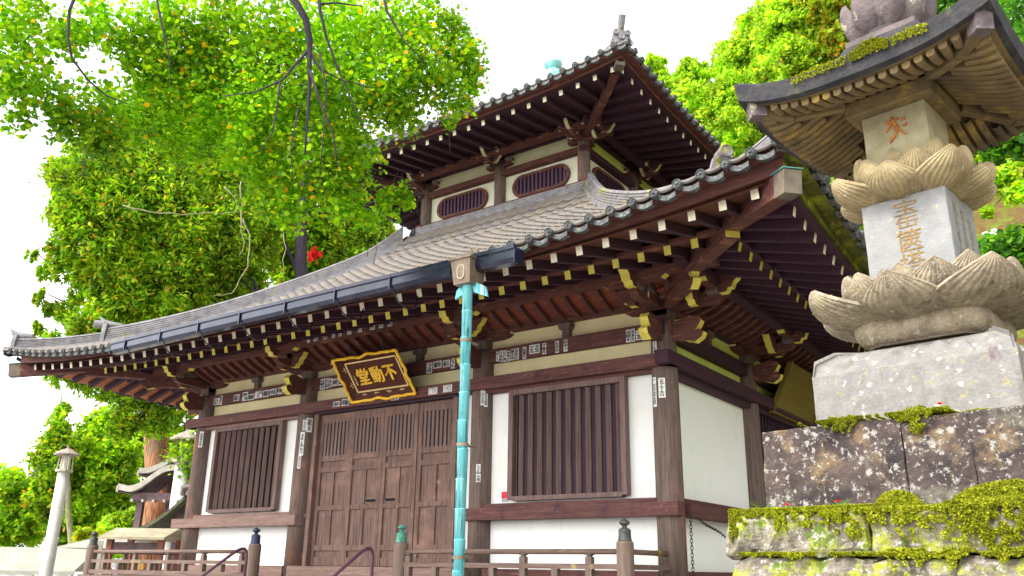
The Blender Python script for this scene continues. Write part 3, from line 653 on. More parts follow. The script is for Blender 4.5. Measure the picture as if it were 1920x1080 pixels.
# upper eave: single row of rafters
UH = 3.90
ulift = lambda s: (min(1.1, abs(s)/UH))**3
zu = lambda y, s: 7.70+.17*(y-1.12)+.20*ulift(s)*max(0, min(1, (2.9-y)/1.8))
ucount = 0; ust = MB(); NU = 22
for k in ORD:
    T = rot(k)
    for i in range(NU):
        s = (i-(NU-1)/2)*.334; x = CX+s; y0 = min(2.85, CY-abs(s)-.03)
        if abs(s) > 3.58: continue
        m = MB(T).beam((x, y0, zu(y0, s)), (x, 1.10, zu(1.10, s)), .072, .095, [0, 0, 0, 0, 1, 0])
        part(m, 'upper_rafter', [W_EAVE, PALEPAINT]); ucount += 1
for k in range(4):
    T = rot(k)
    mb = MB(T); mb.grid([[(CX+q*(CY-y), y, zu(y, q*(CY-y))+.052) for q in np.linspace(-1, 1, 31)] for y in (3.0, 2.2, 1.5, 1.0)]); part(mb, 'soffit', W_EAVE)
    def us(y0, y1, a, b, name, m, T=T):
        mb = MB(T); R = []
        for j in range(41):
            q = -1+2*j/40; R.append([(CX+q*(CY-y), y, z(q*(CY-y))) for y, z in ((y0, a), (y1, a), (y1, b), (y0, b))])
        mb.grid(R, closed=True); part(mb, name, m)
    us(.98, 1.10, lambda s: 7.748+.2*ulift(s), lambda s: 7.805+.19*ulift(s), 'eave_board', W_EAVEX)
    us(.86, 1.05, lambda s: 7.807+.191*ulift(s), lambda s: 7.855+.21*ulift(s), 'eave_board', W_EAVEX)
    mb = MB(T); mb.beam((-2.75, 2.75, 7.86), (-1.75, 1.75, 7.83), .13, .17); mb.beam((-1.75, 1.75, 7.83), (-1.10, 1.10, 7.92), .13, .17); hr = part(mb, 'hip_rafter', W_EAVEX)
    mb = MB(T); mb.beam((-1.16, 1.16, 7.915), (-1.04, 1.04, 7.93), .155, .205); part(mb, 'end_cap', MATS['aged_cap'], hr)
def zuroof(r, s): return 7.862+.62*r+.022*r*r+.215*ulift(s)*max(0, 1-r/3.9)**1.6
uroof = part(MB().box((-5.1, 4.35, 10.30), (-4.36, 5.1, 10.42)), 'upper_roof', TILE)
for k in range(4): slope_mesh(rot(k), zuroof, 3.75, UH, 'roof_slope', [TILE], uroof, 18, .245)
eave_discs(zuroof, UH, .245, uroof, CY-UH-.02, 98, ORD, 0, rr=.054)
for k in range(4):
    T = rot(k); pu = lambda d: (-d, d, zuroof(d-.83, CY-d)+.02)
    ridge(T, [pu(d) for d in np.linspace(4.4, 1.12, 14)], .22, .20, 'hip_ridge', RIDGET, uroof)
    p = Vector(pu(1.0)); dd = Vector((1, -1, 0)).normalized(); sd_ = dd.cross(Vector((0, 0, 1)))
    mb = MB(T); mb.prism([(-.15, -.05), (.15, -.05), (.17, .08), (.13, .20), (.09, .26), (-.09, .26), (-.13, .20), (-.17, .08)], p, sd_, (0, 0, 1), .10)
    ax = Matrix((sd_, Vector((0, 0, 1)), dd)).transposed()
    for a, b in ((-.14, .02), (.14, .02), (0, .12), (-.10, .20), (.10, .20)): mb.lathe(p+sd_*a+Vector((0, 0, b)), [(.045, .03), (.052, .05), (.052, .085), (.035, .09), (.02, .08), (.01, .085)], 12, 0, ax)
    mb.tube([p-dd*.1+Vector((0, 0, .22)), p+dd*.02+Vector((0, 0, .33)), p+dd*.12+Vector((0, 0, .50))], [.055, .058, .062], 12)
    part(mb, 'ridge_end_tile', RIDGET, uroof)
    # second small disc tile a little up the ridge
    mb = MB(T); q = Vector(pu(1.30)); mb.lathe(q+sd_*-.18+Vector((0, 0, .10)), [(.05, -.05), (.065, 0), (.065, .05), (.03, .055)], 12, 0, ax); part(mb, 'ridge_end_tile', RIDGET, uroof)
# finial at the apex
mb = MB(); mb.box((CX-.27, CY-.27, 10.30), (CX+.27, CY+.27, 10.64)); mb.box((CX-.30, CY-.30, 10.64), (CX+.30, CY+.30, 10.68))
fn = part(mb, 'roof_finial', mat('weathered_copper_box', (.50, .60, .60), .5, scale=5))
mb = MB(); mb.lathe((CX, CY, 10.68), [(.20, 0), (.22, .12), (.23, .20), (.21, .28), (.15, .34), (.09, .37)], 24); part(mb, 'finial_bowl', JEWEL, fn, smooth=True)
mb = MB(); mb.lathe((CX, CY, 11.05), [(.09, 0), (.12, .05), (.20, .09), (.215, .16), (.20, .25), (.13, .31), (.02, .335)], 24); part(mb, 'finial_jewel', JEWEL, fn, smooth=True)
# ---- gutter and downpipe
gz = lambda x: 3.14+.004*(-x)
mb = MB(); prof = [(-2.70, .17), (-2.71, .02), (-2.74, .0), (-2.84, .0), (-2.865, .05), (-2.865, .13), (-2.885, .145), (-2.885, .185), (-2.865, .185), (-2.865, .15), (-2.85, .13), (-2.84, .02), (-2.74, .015), (-2.715, .17)]
XS = list(np.linspace(-8.02, -.30, 30))
mb.grid([[(x, y, gz(x)-.065+z) for y, z in prof] for x in XS], closed=True)
for x in (-8.02, -.305): mb.box((x-.006, -2.87, gz(x)-.07), (x+.006, -2.70, gz(x)+.10))
gut = part(mb, 'rain_gutter', GUT)
for x in np.arange(-7.6, -.3, .92):
    mb = MB(); mb.box((x-.008, -2.888, gz(x)-.068), (x+.008, -2.866, gz(x)+.122)); mb.tube([(x, -2.80, gz(x)-.07), (x, -2.72, gz(x)-.17), (x, -2.58, gz(x)-.22), (x, -2.42, gz(x)-.17), (x, -2.38, gz(x)-.02)], .010, 6); part(mb, 'gutter_strap', GUT, gut)
mb = MB(); hx = -.955
mb.hexa([(hx-.11, -2.93, 2.93), (hx+.11, -2.93, 2.93), (hx+.11, -2.70, 2.93), (hx-.11, -2.70, 2.93), (hx-.135, -2.965, 3.20), (hx+.135, -2.965, 3.20), (hx+.135, -2.68, 3.20), (hx-.135, -2.68, 3.20)])
mb.box((hx-.155, -2.985, 3.20), (hx+.155, -2.67, 3.222))
mb.prism([(-.14, 0), (.14, 0), (.15, .10), (.11, .14), (.09, .05), (.05, .14), (.03, .08), (-.08, .08), (-.13, .04)], (hx, -2.84, 3.222), (1, 0, 0), (0, 0, 1), .02)
rh = part(mb, 'rain_head', HEADM)
mb = MB(); P = capsule(.07, .055, 4); annulus(mb, [(b, a) for a, b in capsule(.085, .05, 5)], [(b*.86, a*.88) for a, b in capsule(.085, .05, 5)], (hx, 0, 3.06), -2.957, -2.945); part(mb, 'head_panel', mat('panel_edge', (.65, .58, .45), .5), rh)
mb = MB(); mb.prism([(-.02, .12), (.02, -.02), (.20, -.10), (.17, .02)], (hx+.06, -2.80, 2.87), (1, 0, 0), (0, 0, 1), .03); mb.prism([(.02, .12), (-.02, -.02), (-.13, -.06), (-.11, .04)], (hx-.05, -2.80, 2.87), (1, 0, 0), (0, 0, 1), .03); part(mb, 'copper_leaf', COPPER, rh)
dp = None; z = 2.93
i = 0
while z > G:
    L = .295; mb = MB(); mb.lathe((hx+.004*math.sin(i*2.3), -2.82, z-L), [(.053, 0), (.057, L), (.061, L+.004), (.056, L+.012)], 18)
    if dp is None: dp = part(mb, 'downpipe', COPPER, smooth=True)
    else: part(mb, 'pipe_segment', COPPER, dp, smooth=True)
    z -= L; i += 1
for z in (2.3, 1.2, .1):
    mb = MB(); mb.lathe((hx, -2.82, z), [(.066, 0), (.066, .03)], 16); mb.box((hx-.012, -2.76, z+.005), (hx+.012, -2.62, z+.025)); part(mb, 'pipe_clamp', HEADM, dp)
# ------------------------------------------------------------------ name plaque (hangs in front of the wall)
pc = Vector((-4.66, -.40, 2.86)); ang = math.atan2(.50, .60)   # leans forward at the top
PT = Matrix.Translation(pc) @ Matrix.Rotation(ang, 4, 'X')
pq = thing('name_plaque', 'dark lacquered plaque in a wavy gold frame lettered 不動堂 above the doors', 'plaque', pc)
pw, ph_ = .535, .255
ax3 = PT.to_3x3(); AX, AZ, AN = ax3 @ Vector((1, 0, 0)), ax3 @ Vector((0, 0, 1)), ax3 @ Vector((0, -1, 0))
MB(PT).box((-pw, -.01, -ph_), (pw, .02, ph_)).build('plaque_board', PLQ, pq)
mb = MB(PT)
for a, b in (((-pw, ph_), (pw, ph_)), ((-pw, -ph_), (pw, -ph_)), ((-pw, -ph_), (-pw, ph_)), ((pw, -ph_), (pw, ph_))): mb.beam((a[0], -.02, a[1]), (b[0], -.02, b[1]), .020, .020, 0, (0, 1, 0))
mb.build('gold_line', GOLDL, pq)
def wavy(q, L): # outward bulge along one side
    return .012*math.sin(q*math.pi*4)*math.sin(q*math.pi)+.012*math.sin(q*math.pi*8)*math.sin(q*math.pi)
for sd_i in range(4):
    n = 28; R = []; R2 = []
    for j in range(n+1):
        q = j/n; g = wavy(q, 1); tw = .025*(1+.5*math.sin(q*60))*0+.03
        ox, oz = pw+.14, ph_+.12
        if sd_i == 0: o = (-ox+2*ox*q, oz+g); i_ = (-pw+2*pw*q, ph_+.012)
        elif sd_i == 1: o = (-ox+2*ox*q, -oz-g); i_ = (-pw+2*pw*q, -ph_-.012)
        elif sd_i == 2: o = (-ox-g, -oz+2*oz*q); i_ = (-pw-.012, -ph_+2*ph_*q)
        else: o = (ox+g, -oz+2*oz*q); i_ = (pw+.012, -ph_+2*ph_*q)
        fo = -.10; R.append([(o[0], fo, o[1]), (i_[0], -.012, i_[1]), (i_[0], .015, i_[1]), (o[0], fo+.03, o[1])])
        c = Vector((o[0], fo-.005, o[1])); R2.append(c)
    mb = MB(PT); mb.grid(R, closed=True); mb.build('flared_border', PLQ, pq)
    mb = MB(PT); mb.tube(R2, [.021+.005*(j % 3 == 0) for j in range(n+1)], 6); mb.build('gold_frame', GOLD, pq)
for x, z, a in ((-.40, -ph_-.05, 0), (-.13, -ph_-.05, 0), (.13, -ph_-.05, 0), (.40, -ph_-.05, 0), (-pw-.05, .16, 1), (-pw-.05, -.12, 1)):
    mb = MB(PT); s = .035
    pts = [(-s*1.3, -s*.1), (-s*.6, s*.6), (0, 0), (s*.6, s*.6), (s*1.3, -s*.1)] if a == 0 else [(s*.1, -s*1.3), (s*.8, -s*.6), (0, 0), (s*.8, s*.6), (s*.1, s*1.3)]
    mb.tube([(x+p, -.045, z+q_) for p, q_ in pts], .006, 5); mb.tube([(x, -.045, z), (x-(.05 if a else 0), -.055, z-(0 if a else .05))], .006, 5); mb.build('gold_scroll', GOLDL, pq)
for ch, x, hh in (('堂', -.27, .27), ('動', .02, .27), ('不', .30, .25)):
    mb = MB(); put_text(mb, ch, PT @ Vector((x, -.028, .0)), AX, AZ, .235, hh, 0, .012)
    for d in (.010, -.010): put_text(mb, ch, PT @ Vector((x+d, -.0285, d*.6)), AX, AZ, .235, hh, 0, .010)   # thickens the strokes
    mb.build('gilded_character', GOLD, pq)
mb = MB(); put_text(mb, '正\n男\n書', PT @ Vector((-.465, -.026, -.05)), AX, AZ, .035, .17, 0, .004); mb.build('signature', GOLDL, pq)
mb = MB(); mb.box((-4.3, -.22, 2.60), (-4.25, -.03, 2.7)); mb.box((-5.1, -.22, 2.60), (-5.05, -.03, 2.7)); mb.tube([(-5.0, -.66, 3.12), (-5.0, -.72, 3.33)], .012, 6); mb.tube([(-4.3, -.66, 3.12), (-4.3, -.72, 3.33)], .012, 6); mb.build('hanger', CHAIN, pq)
# ------------------------------------------------------------------ votive stickers pasted on the hall
TXTS = ['千社\n札', '伊勢\n五', '大田\n彫', '高橋\n源', '佐藤\n勝', '江戸\n川', '田中\n屋', '宮本\n栄', '山\n口', '木村\n正', '神田\n吉', '小林\n金']
def sticker(px, py, wpx, hpx, txt, y=-.087, ink=INK, dark=False):
    a = onp(px-wpx/2, py, 1, y); b = onp(px+wpx/2, py, 1, y); c0 = onp(px, py-hpx/2, 1, y); c1 = onp(px, py+hpx/2, 1, y)
    wd = max(.03, b.x-a.x); h = c0.z-c1.z; c = onp(px, py, 1, y); m = MB()
    m.box((c.x-wd/2, y-.002, c.z-h/2), (c.x+wd/2, y+.003, c.z+h/2), 0)
    if dark: m.box((c.x-wd*.42, y-.0025, c.z-h*.44), (c.x+wd*.42, y, c.z+h*.44), 1)
    for o_ in (-.08, .0, .08): put_text(m, txt, (c.x+wd*o_, y-.0045-o_*.002, c.z+h*.01*o_), (1, 0, 0), (0, 0, 1), wd*.80, h*.88, 0 if dark else 1)
    part(m, 'votive_sticker', [PAPER, ink])
def zc(box, sx, x0, y0, l, y=-.087):    # convert positions read in an enlarged crop of the photograph
    for (x, yy, w_, h, t) in l: sticker(x0+x/sx, y0+yy/sx, w_/sx, h/sx, t, y)
zc(0, 5.19, 900, 600, [(172, 355, 28, 92, '小林\n五\n郎'), (208, 352, 30, 108, '千\n寿\n原'), (244, 350, 30, 108, '江\n戸\n政'), (280, 350, 28, 100, '伊\n勢\n吉'), (320, 336, 30, 108, '勝\n又\n寿'), (362, 330, 30, 108, '金\n杉\n正'), (432, 320, 34, 112, '高\n瀬\n治'), (530, 282, 100, 85, '夫三英'), (626, 278, 34, 108, '不\n動\n寿'), (750, 262, 34, 112, '長\n谷\n川'), (832, 250, 36, 112, '田\n中\n子'), (1443, 155, 42, 122, '高\n田\n幸'), (1489, 148, 36, 124, '清\n水\n治'), (1576, 143, 116, 92, '夫丸田')])
zc(0, 6.354, 380, 690, [(165, 400, 62, 78, '富士'), (218, 385, 28, 105, '亀\n井\n戸'), (405, 355, 66, 70, '龍口'), (505, 340, 60, 100, '伊達\n三四'), (580, 345, 70, 70, '松原'), (665, 318, 78, 80, '三国\n吉'), (755, 305, 70, 80, '神田'), (842, 285, 72, 72, '小島'), (930, 270, 66, 78, '中村'), (1015, 262, 66, 78, '平戸'), (1115, 262, 70, 60, '片山')])
zc(0, 6.0, 560, 600, [(270, 722, 50, 118, '高\n崎\n治'), (320, 712, 26, 112, '友\n吉\n郎'), (356, 708, 26, 100, '木\n村'), (410, 700, 70, 80, '木村'), (485, 690, 66, 80, '鈴木'), (1470, 540, 62, 118, '三井\n五郎'), (1560, 502, 90, 78, '東海'), (1662, 490, 80, 76, '東玉'), (1737, 488, 40, 112, '宝\n石')])
sticker(560+425/6, 600+945/6, 12, 9, '講中', -.217); sticker(560+527/6, 600+925/6, 13, 12, '御嶽', -.217); sticker(560+1085/6, 600+880/6, 13, 7, '紀元', -.217)
sticker(560+1510/6, 600+800/6, 16, 12, '東京', -.217, dark=True); sticker(560+1675/6, 600+770/6, 16, 13, '富沢', -.217, dark=True)
# rows on the eave purlin
for i, (x, yy, w_, h) in enumerate([(115, 195, 56, 40), (193, 190, 80, 44), (300, 168, 80, 46), (395, 148, 60, 46), (468, 135, 60, 46), (572, 110, 80, 56), (690, 85, 76, 48), (830, 60, 90, 56), (930, 38, 80, 52), (1030, 20, 80, 50)]):
    pq_ = onp(560+x/6, 600+yy/6, 1, -.832); wq = w_/6*(pq_-EYE).length/FPX*.8; m = MB(); m.box((pq_.x-wq/2, -.834, 3.424), (pq_.x+wq/2, -.8315, 3.500)); tx_ = ['千社', '伊勢', '高橋', '大山', '山口', '江戸', '宮本', '佐々木', '木村', '神田'][i]
    for o_ in (-.06, .06): put_text(m, tx_, (pq_.x+wq*o_, -.836, 3.462), (1, 0, 0), (0, 0, 1), wq*.85, .066, 1)
    part(m, 'votive_sticker', [PAPER, INK])
# stickers on the round columns
for (px, py, wd, hp, t) in [(1241, 727, 13, 35, '五\n十\n吉'), (1228, 735, 9, 52, '一\n百\n井\n花'), (1228, 650, 8, 24, '大\n森'), (905, 741, 7, 36, '千\n社\n寿'), (911, 745, 7, 34, '源\n吾\n郎'), (580, 797, 11, 24, '龍\n天'), (571, 797, 6, 18, '玉\n吉'), (566, 832, 8, 40, 'ま\nん\nり'), (561, 866, 6, 22, '日\n吉'), (377, 824, 7, 26, '富\n里\n花'), (897, 878, 8, 14, '吉\n正'), (897, 896, 8, 14, '高\n橋')]:
    cx0 = 0 if px > 1200 else (-2.88 if px > 880 else (-6.62 if px > 500 else -9.46))
    r = ray(px, py); ox, oy = EYE.x-cx0, EYE.y; A_ = r.x**2+r.y**2; B_ = ox*r.x+oy*r.y; Cc = ox*ox+oy*oy-.170**2; D_ = B_*B_-A_*Cc
    if D_ <= 0: continue
    P = EYE+r*((-B_-math.sqrt(D_))/A_); nn = Vector((P.x-cx0, P.y, 0)).normalized(); tx = Vector((-nn.y, nn.x, 0)); dist = (P-EYE).length
    ww, hh = wd*dist/FPX*.98, hp*dist/FPX*1.05; m = MB()
    kk = 5
    m.grid([[Vector((cx0, 0, P.z+q*hh))+(nn*math.cos(a/.17)+tx*math.sin(a/.17))*.1735 for a in np.linspace(-ww/2, ww/2, kk)] for q in (-.5, .5)])
    [put_text(m, t, P+nn*(.006+.0003*o_)+tx*ww*.05*o_, tx, (0, 0, 1), ww*.7, hh*.85, 1) for o_ in (-1, 1)]; part(m, 'votive_sticker', [PAPER, INK])
m = MB(); c = onp(897, 865, 1, -.17); 
a = onp(941, 935, 1, .018); b = onp(955, 935, 1, .018); 
rs = thing('wall_notice', 'small red notice with a white footer on the plaster beside the barred window', 'notice', ((a.x+b.x)/2, .01, a.z))
zt, zm, zb_ = onp(948, 922, 1, .018).z, onp(948, 935, 1, .018).z, onp(948, 941, 1, .018).z
m.box((a.x, .008, zm), (b.x, .018, zt)); m.build('notice_sheet', REDS, rs)
m = MB(); m.box((a.x, .009, zb_), (b.x, .018, zm)); m.build('notice_footer', WHITEP, rs); m = MB(); put_text(m, '消火器', ((a.x+b.x)/2, .006, (zm+zb_)/2), (1, 0, 0), (0, 0, 1), (b.x-a.x)*.8, (zm-zb_)*.6, 0); m.build('notice_text', mat('blue_ink', (.05, .1, .5), .7), rs)
# ------------------------------------------------------------------ veranda railing
RY = -1.15
def newel(parent, x, y, capm):
    m = MB(); m.lathe((x, y, -.25), [(.094, 0), (.094, .545), (.088, .565), (.076, .572)], 18); nw = m.build('newel_post', RAILP, parent, smooth=False)
    m = MB(); m.lathe((x, y, .318), [(.074, 0), (.076, .015), (.070, .025), (.072, .035), (.069, .045), (.067, .09), (.069, .11), (.067, .118), (.055, .130), (.040, .138), (.026, .145), (.024, .158), (.038, .168), (.058, .185), (.060, .197), (.045, .215), (.018, .228), (.006, .24)], 20)
    m.build('finial', capm, nw, smooth=True)
def rail_run(parent, p, q, posts, ends=(0, 0)):
    p = Vector(p); q = Vector(q); d = (q-p).normalized()
    a, b = p-d*ends[0], q+d*ends[1]; s = Vector((-d.y, d.x, 0))
    m = MB(); m.tube([Vector((a.x, a.y, .212)), Vector((b.x, b.y, .212))], .030, 12); m.build('top_rail', RAIL, parent, smooth=True)
    m = MB(); m.beam((a.x, a.y, .055), (b.x, b.y, .055), .075, .055); m.build('middle_rail', RAIL, parent)
    m = MB(); m.beam((a.x, a.y, -.12), (b.x, b.y, -.12), .10, .07); m.build('bottom_rail', RAIL, parent)
    for k, f in enumerate(posts):
        c = p+(q-p)*f; m = MB(); T_ = Matrix.Translation((c.x, c.y, 0)) @ Matrix.Rotation(math.atan2(d.y, d.x), 4, 'Z')
        m.T = T_; m.box((-.040, -.036, -.09), (.040, .036, .030))
        if k % 2 == 0:
            m.box((-.038, -.034, .025), (.038, .034, .155)); m.lathe((0, 0, .155), [(.045, 0), (.030, .008), (.030, .014), (.055, .022), (.058, .034)], 4)
        m.build('baluster', RAILP, parent)
g1 = thing('veranda_railing', 'weathered timber railing between the green-capped newel post and the corner column', 'railing', (0, RY, -.1), 'railings along the veranda edge')
newel(g1, -3.27, RY, BRONZE_G); newel(g1, -.01, RY, BRONZE_D)
rail_run(g1, (-3.27, RY, 0), (-.01, RY, 0), [(.045+.1365*i)*1.0 for i in range(0, 7)], (.0, .0))
m = MB(); m.tube([(0, RY, .212), (0, -.155, .212)], .030, 12); m.build('top_rail', RAIL, g1, smooth=True)
m = MB(); m.tube([(0, -.42, .212), (0, -.36, .212)], .033, 12); m.tube([(0, -.34, .212), (0, -.335, .212)], .034, 12); m.build('brass_band', mat('old_brass', (.36, .28, .04), .4, metallic=.5), g1)
m = MB(); m.beam((0, RY, .055), (0, -.12, .055), .075, .055); m.build('middle_rail', RAIL, g1); m = MB(); m.beam((0, RY, -.12), (0, -.12, -.12), .10, .07); m.build('bottom_rail', RAIL, g1)
g2 = thing('veranda_railing', 'weathered timber railing past the bays of the white wall, dark-capped posts at both ends', 'railing', (-10.65, RY, -.1), 'railings along the veranda edge')
newel(g2, -10.66, RY, BRONZE_D); newel(g2, -6.20, RY, BRONZE_B)
rail_run(g2, (-10.66, RY, 0), (-6.20, RY, 0), [.10+.105*i for i in range(9)])
rail_run(g2, (-10.66, RY, 0), (-10.66, 9.6, 0), [.06*(i+1) for i in range(15)])
# stair handrails
for i, (x, lab) in enumerate(((-6.02, 'dark purple pipe handrail by the blue-capped newel post'), (-3.50, 'dark purple pipe handrail by the green-capped newel post'))):
    h = thing('stair_handrail', lab, 'handrail', (x, -1.45, -.2), 'pipe handrails of the stair')
    top = [(x, -1.42, -1.0), (x, -1.42, .14), (x, -1.435, .205), (x, -1.47, .245), (x, -1.53, .24), (x, -1.62, .20), (x, -3.4, -.98)]
    m = MB(); m.tube(top, .021, 10); m.build('bent_pipe', IRON, h, smooth=True)
    m = MB(); m.tube([(x, -3.3, -.9), (x, -3.3, G)], .024, 8); m.build('pipe_leg', IRON, h, smooth=True)
# chain hanging at the corner
ch = thing('rain_chain', 'black iron chain hanging from the corner of the sill beam', 'chain', (.26, .02, .6))
def links(pts, par, R=.021, r=.0045):
    pts = [Vector(p) for p in pts]; L = [0]
    for a, b in zip(pts, pts[1:]): L.append(L[-1]+(b-a).length)
    n = int(L[-1]/(R*1.9)); m = MB()
    for i in range(n):
        s = (i+.5)*L[-1]/n; k = max(j for j in range(len(L)) if L[j] <= s); k = min(k, len(pts)-2); t = (s-L[k])/(L[k+1]-L[k]); c = pts[k].lerp(pts[k+1], t); d = (pts[k+1]-pts[k]).normalized()
        a = d.orthogonal().normalized(); b = d.cross(a); u = a if i % 2 else b
        ring = [c+d*math.cos(q)*R*1.25+u*math.sin(q)*R*.75 for q in np.linspace(0, 2*math.pi, 11)]
        m.tube(ring, r, 5, 0, False)
    return m.build('chain_links', CHAIN, par)
links([(.235, .03, .66), (.235, .03, -.10)], ch)
ch2 = thing('slack_chain', 'thin black chain slanting from the sill beam behind the mossy wall', 'chain', (.26, .15, .6))
sag = [Vector((.225, .25+.22*t, .635-.05*t-.012*math.sin(t*1.57))) for t in np.linspace(0, 7, 12)]; links(sag, ch2)
# notice board hanging on the east eave wall
bd = thing('hanging_board', 'large olive timber board leaning out under the side eave', 'board', (.3, 4.3, 2.7))
m = MB(); m.hexa([(.12, 3.45, 2.42), (.17, 3.45, 2.42), (.17, 5.3, 2.42), (.12, 5.3, 2.42), (.50, 3.45, 3.16), (.55, 3.45, 3.16), (.55, 5.3, 3.16), (.50, 5.3, 3.16)])
m.build('board_panel', wood('olive_board', (.20, .15, .022), (.12, .09, .016), 1), bd)
for y in (3.44, 5.28): m = MB(); m.hexa([(.11, y, 2.40), (.19, y, 2.40), (.19, y+.03, 2.40), (.11, y+.03, 2.40), (.49, y, 3.18), (.57, y, 3.18), (.57, y+.03, 3.18), (.49, y+.03, 3.18)]); m.build('board_edge', MATS['olive_board'], bd)
# ------------------------------------------------------------------ stone pagoda
PX, PY, PR = 3.827, -4.691, math.radians(-9.15)
PM = Matrix.Translation((PX, PY, 0)) @ Matrix.Rotation(PR, 4, 'Z')
pg = thing('stone_pagoda', 'tall carved stone pagoda with lotus tiers and ribbed roof beside the hall', 'pagoda', (PX, PY, .73))
def rough(mb, name, m, par, amp=.006, cuts=6, bev=.012, seed=1, sm=False):
    """build, bevel, subdivide and roughen a stone piece"""
    import bmesh
    o = mb.build(name, m, par); bm = bmesh.new(); bm.from_mesh(o.data); bmesh.ops.recalc_face_normals(bm, faces=bm.faces)
    if bev: bmesh.ops.bevel(bm, geom=bm.edges[:], offset=bev, segments=2, affect='EDGES', profile=.5)
    for _ in range(5):
        es = [e for e in bm.edges if e.calc_length() > cuts]
        if not es: break
        bmesh.ops.subdivide_edges(bm, edges=es, cuts=1, use_grid_fill=True)
    from mathutils import noise
    bm.normal_update()
    for v in bm.verts:
        p = v.co*9+Vector((seed*3.3, 0, 0)); v.co += v.normal*(noise.fractal(p, 1., 2., 4)*amp)
    bm.to_mesh(o.data); bm.free(); return o
rough(MB(PM).box((-.495, -.485, .725), (.495, .485, 1.005)), 'base_block', ST_L, pg, .004, .08, .006)
# rough lotus-carved crown of the base block
m = MB(PM); 
for sd_i in range(4):
    R_ = Matrix.Rotation(sd_i*math.pi/2, 4, 'Z'); rows = []
    for q in np.linspace(-1, 1, 49):
        sc_ = .018+.030*abs(math.sin(q*math.pi*1.5))**.6+.012*math.sin(q*23)+(.03 if abs(q) > .97 else 0)
        rows.append([R_ @ Vector((q*.492, -.482, 1.0)), R_ @ Vector((q*.480, -.470, 1.0+sc_)), R_ @ Vector((q*.40, -.39, 1.07+sc_*.8)), R_ @ Vector((q*.30, -.30, 1.14))])
    m.grid(rows)
m.build('carved_top', ST_L, pg)
def rounded_slab(m, hw, z0, z1, r):
    prof = [(hw-r, z0)]+[(hw-r+r*math.cos(a), (z0+z1)/2+(z1-z0)/2*math.sin(a)) for a in np.linspace(-math.pi/2, math.pi/2, 9)]+[(hw-r, z1)]
    R = []
    for h, z in prof:
        ring = []; rc = .10*(h/hw)
        for (sx, sy, a0) in ((1, 1, 0), (-1, 1, 90), (-1, -1, 180), (1, -1, 270)):
            for a in range(0, 91, 30): t = math.radians(a0+a); ring.append((sx*(h-rc)+rc*math.cos(t), sy*(h-rc)+rc*math.sin(t), z))
        R.append(ring)
    m.grid(R, closed=True); k = len(R[0]); m._a(R[0]+R[-1], [tuple(range(k))[::-1], tuple(range(k, 2*k))])
m = MB(PM); rounded_slab(m, .335, 1.165, 1.335, .07); m.build('rolled_pad', ST_LOT2, pg, smooth=True)
def petal(m, ang, r0, z0, r1, z1, W, curl=.0, bulge=.05, flute=.007, nu=44, nv=16, steep=1.6, tipw=.05):
    Rz = Matrix.Rotation(ang, 4, 'Z'); rows = []
    for j in range(nv+1):
        t = j/nv; rr = r0+(r1-r0)*math.sin(t*math.pi/2)**.75; z = z0+(z1-z0)*t**steep+curl*max(0, t-.85)
        wv = W*((1-(max(0, t-.30)/.70)**1.45)*(.60+.40*min(1, t/.30)))+.0015
        row = []
        for i in range(nu+1):
            s = -1+2*i/nu; b = bulge*math.cos(s*math.pi/2)*max(0., math.sin(min(1, t*.85+.15)*math.pi))**.7
            fl = flute*(1-abs(math.sin(s*math.pi*5.5)))**1.5*(1-t*.5)*min(1, t*4)
            out = rr+(b-fl)*.75-abs(s)**2*.03*(1-t); row.append(Rz @ Vector((s*wv, -out, z-(b-fl)*.55*(1-t)+abs(s)**2.2*.02*(1-t))))
        rows.append(row)
    m.grid(rows)
    m.grid([[Rz @ (Rz.inverted() @ p + Vector((0, .022, .012))) for p in row] for row in rows])
    # side rims close the shell
    for c in (0, nu): m.grid([[rows[j][c], Rz @ (Rz.inverted() @ rows[j][c] + Vector((0, .022, .012)))] for j in range(nv+1)])
def lotus(name, zb_, r0, rings, m_, W0, core):
    root = None
    for ri, (n, r1, z1, W, a0, st) in enumerate(rings):
        for i in range(n):
            a = 2*math.pi*(i+a0)/n; c8 = abs(math.cos(2*a)); k = 1+.10*(1-c8)
            m = MB(PM); petal(m, a, r0*.92, zb_+.012*ri, r1*k, z1+.02*(1-c8), W, bulge=.05, steep=st, flute=.0125)
            if root is None: root = m.build(name, m_, pg, smooth=True)
            else: m.build('petal', m_, root, smooth=True)
    m = MB(PM); m.lathe((0, 0, 0), core, 32); m.build('lotus_core', m_, root, smooth=True)
lotus('lower_lotus', 1.285, .32, [(8, .595, 1.462, .215, 0, 1.35), (8, .51, 1.515, .19, .5, 1.2), (8, .42, 1.548, .16, 0, 1.05), (8, .335, 1.56, .125, .5, 1.0)], ST_LOT2, .2, [(.25, 1.275), (.32, 1.285), (.37, 1.33), (.36, 1.40), (.30, 1.45), (.05, 1.46)])
rough(MB(PM).box((-.226, -.226, 1.45), (.226, .226, 1.995)), 'inscribed_block', ST_B, pg, .002, .06, .008)
AXp = PM.to_3x3() @ Vector((1, 0, 0)); AYp = PM.to_3x3() @ Vector((0, 1, 0))
CARV = mat('carved_ochre_letters', (.30, .185, .06), .9, dark=(.18, .11, .04), scale=30); CARVD = mat('carved_pale_letters', (.20, .15, .08), .9, dark=(.34, .28, .14), scale=30)
for c_, z, s, h_ in (('宝', 1.925, .13, .085), ('缶', 1.842, .12, .07), ('篋', 1.735, .13, .125), ('塔', 1.605, .13, .12)):
    m = MB(); put_text(m, c_, PM @ Vector((.012, -.2295, z)), AXp, (0, 0, 1), s, h_, 0); m.build('carved_character', CARV, pg)
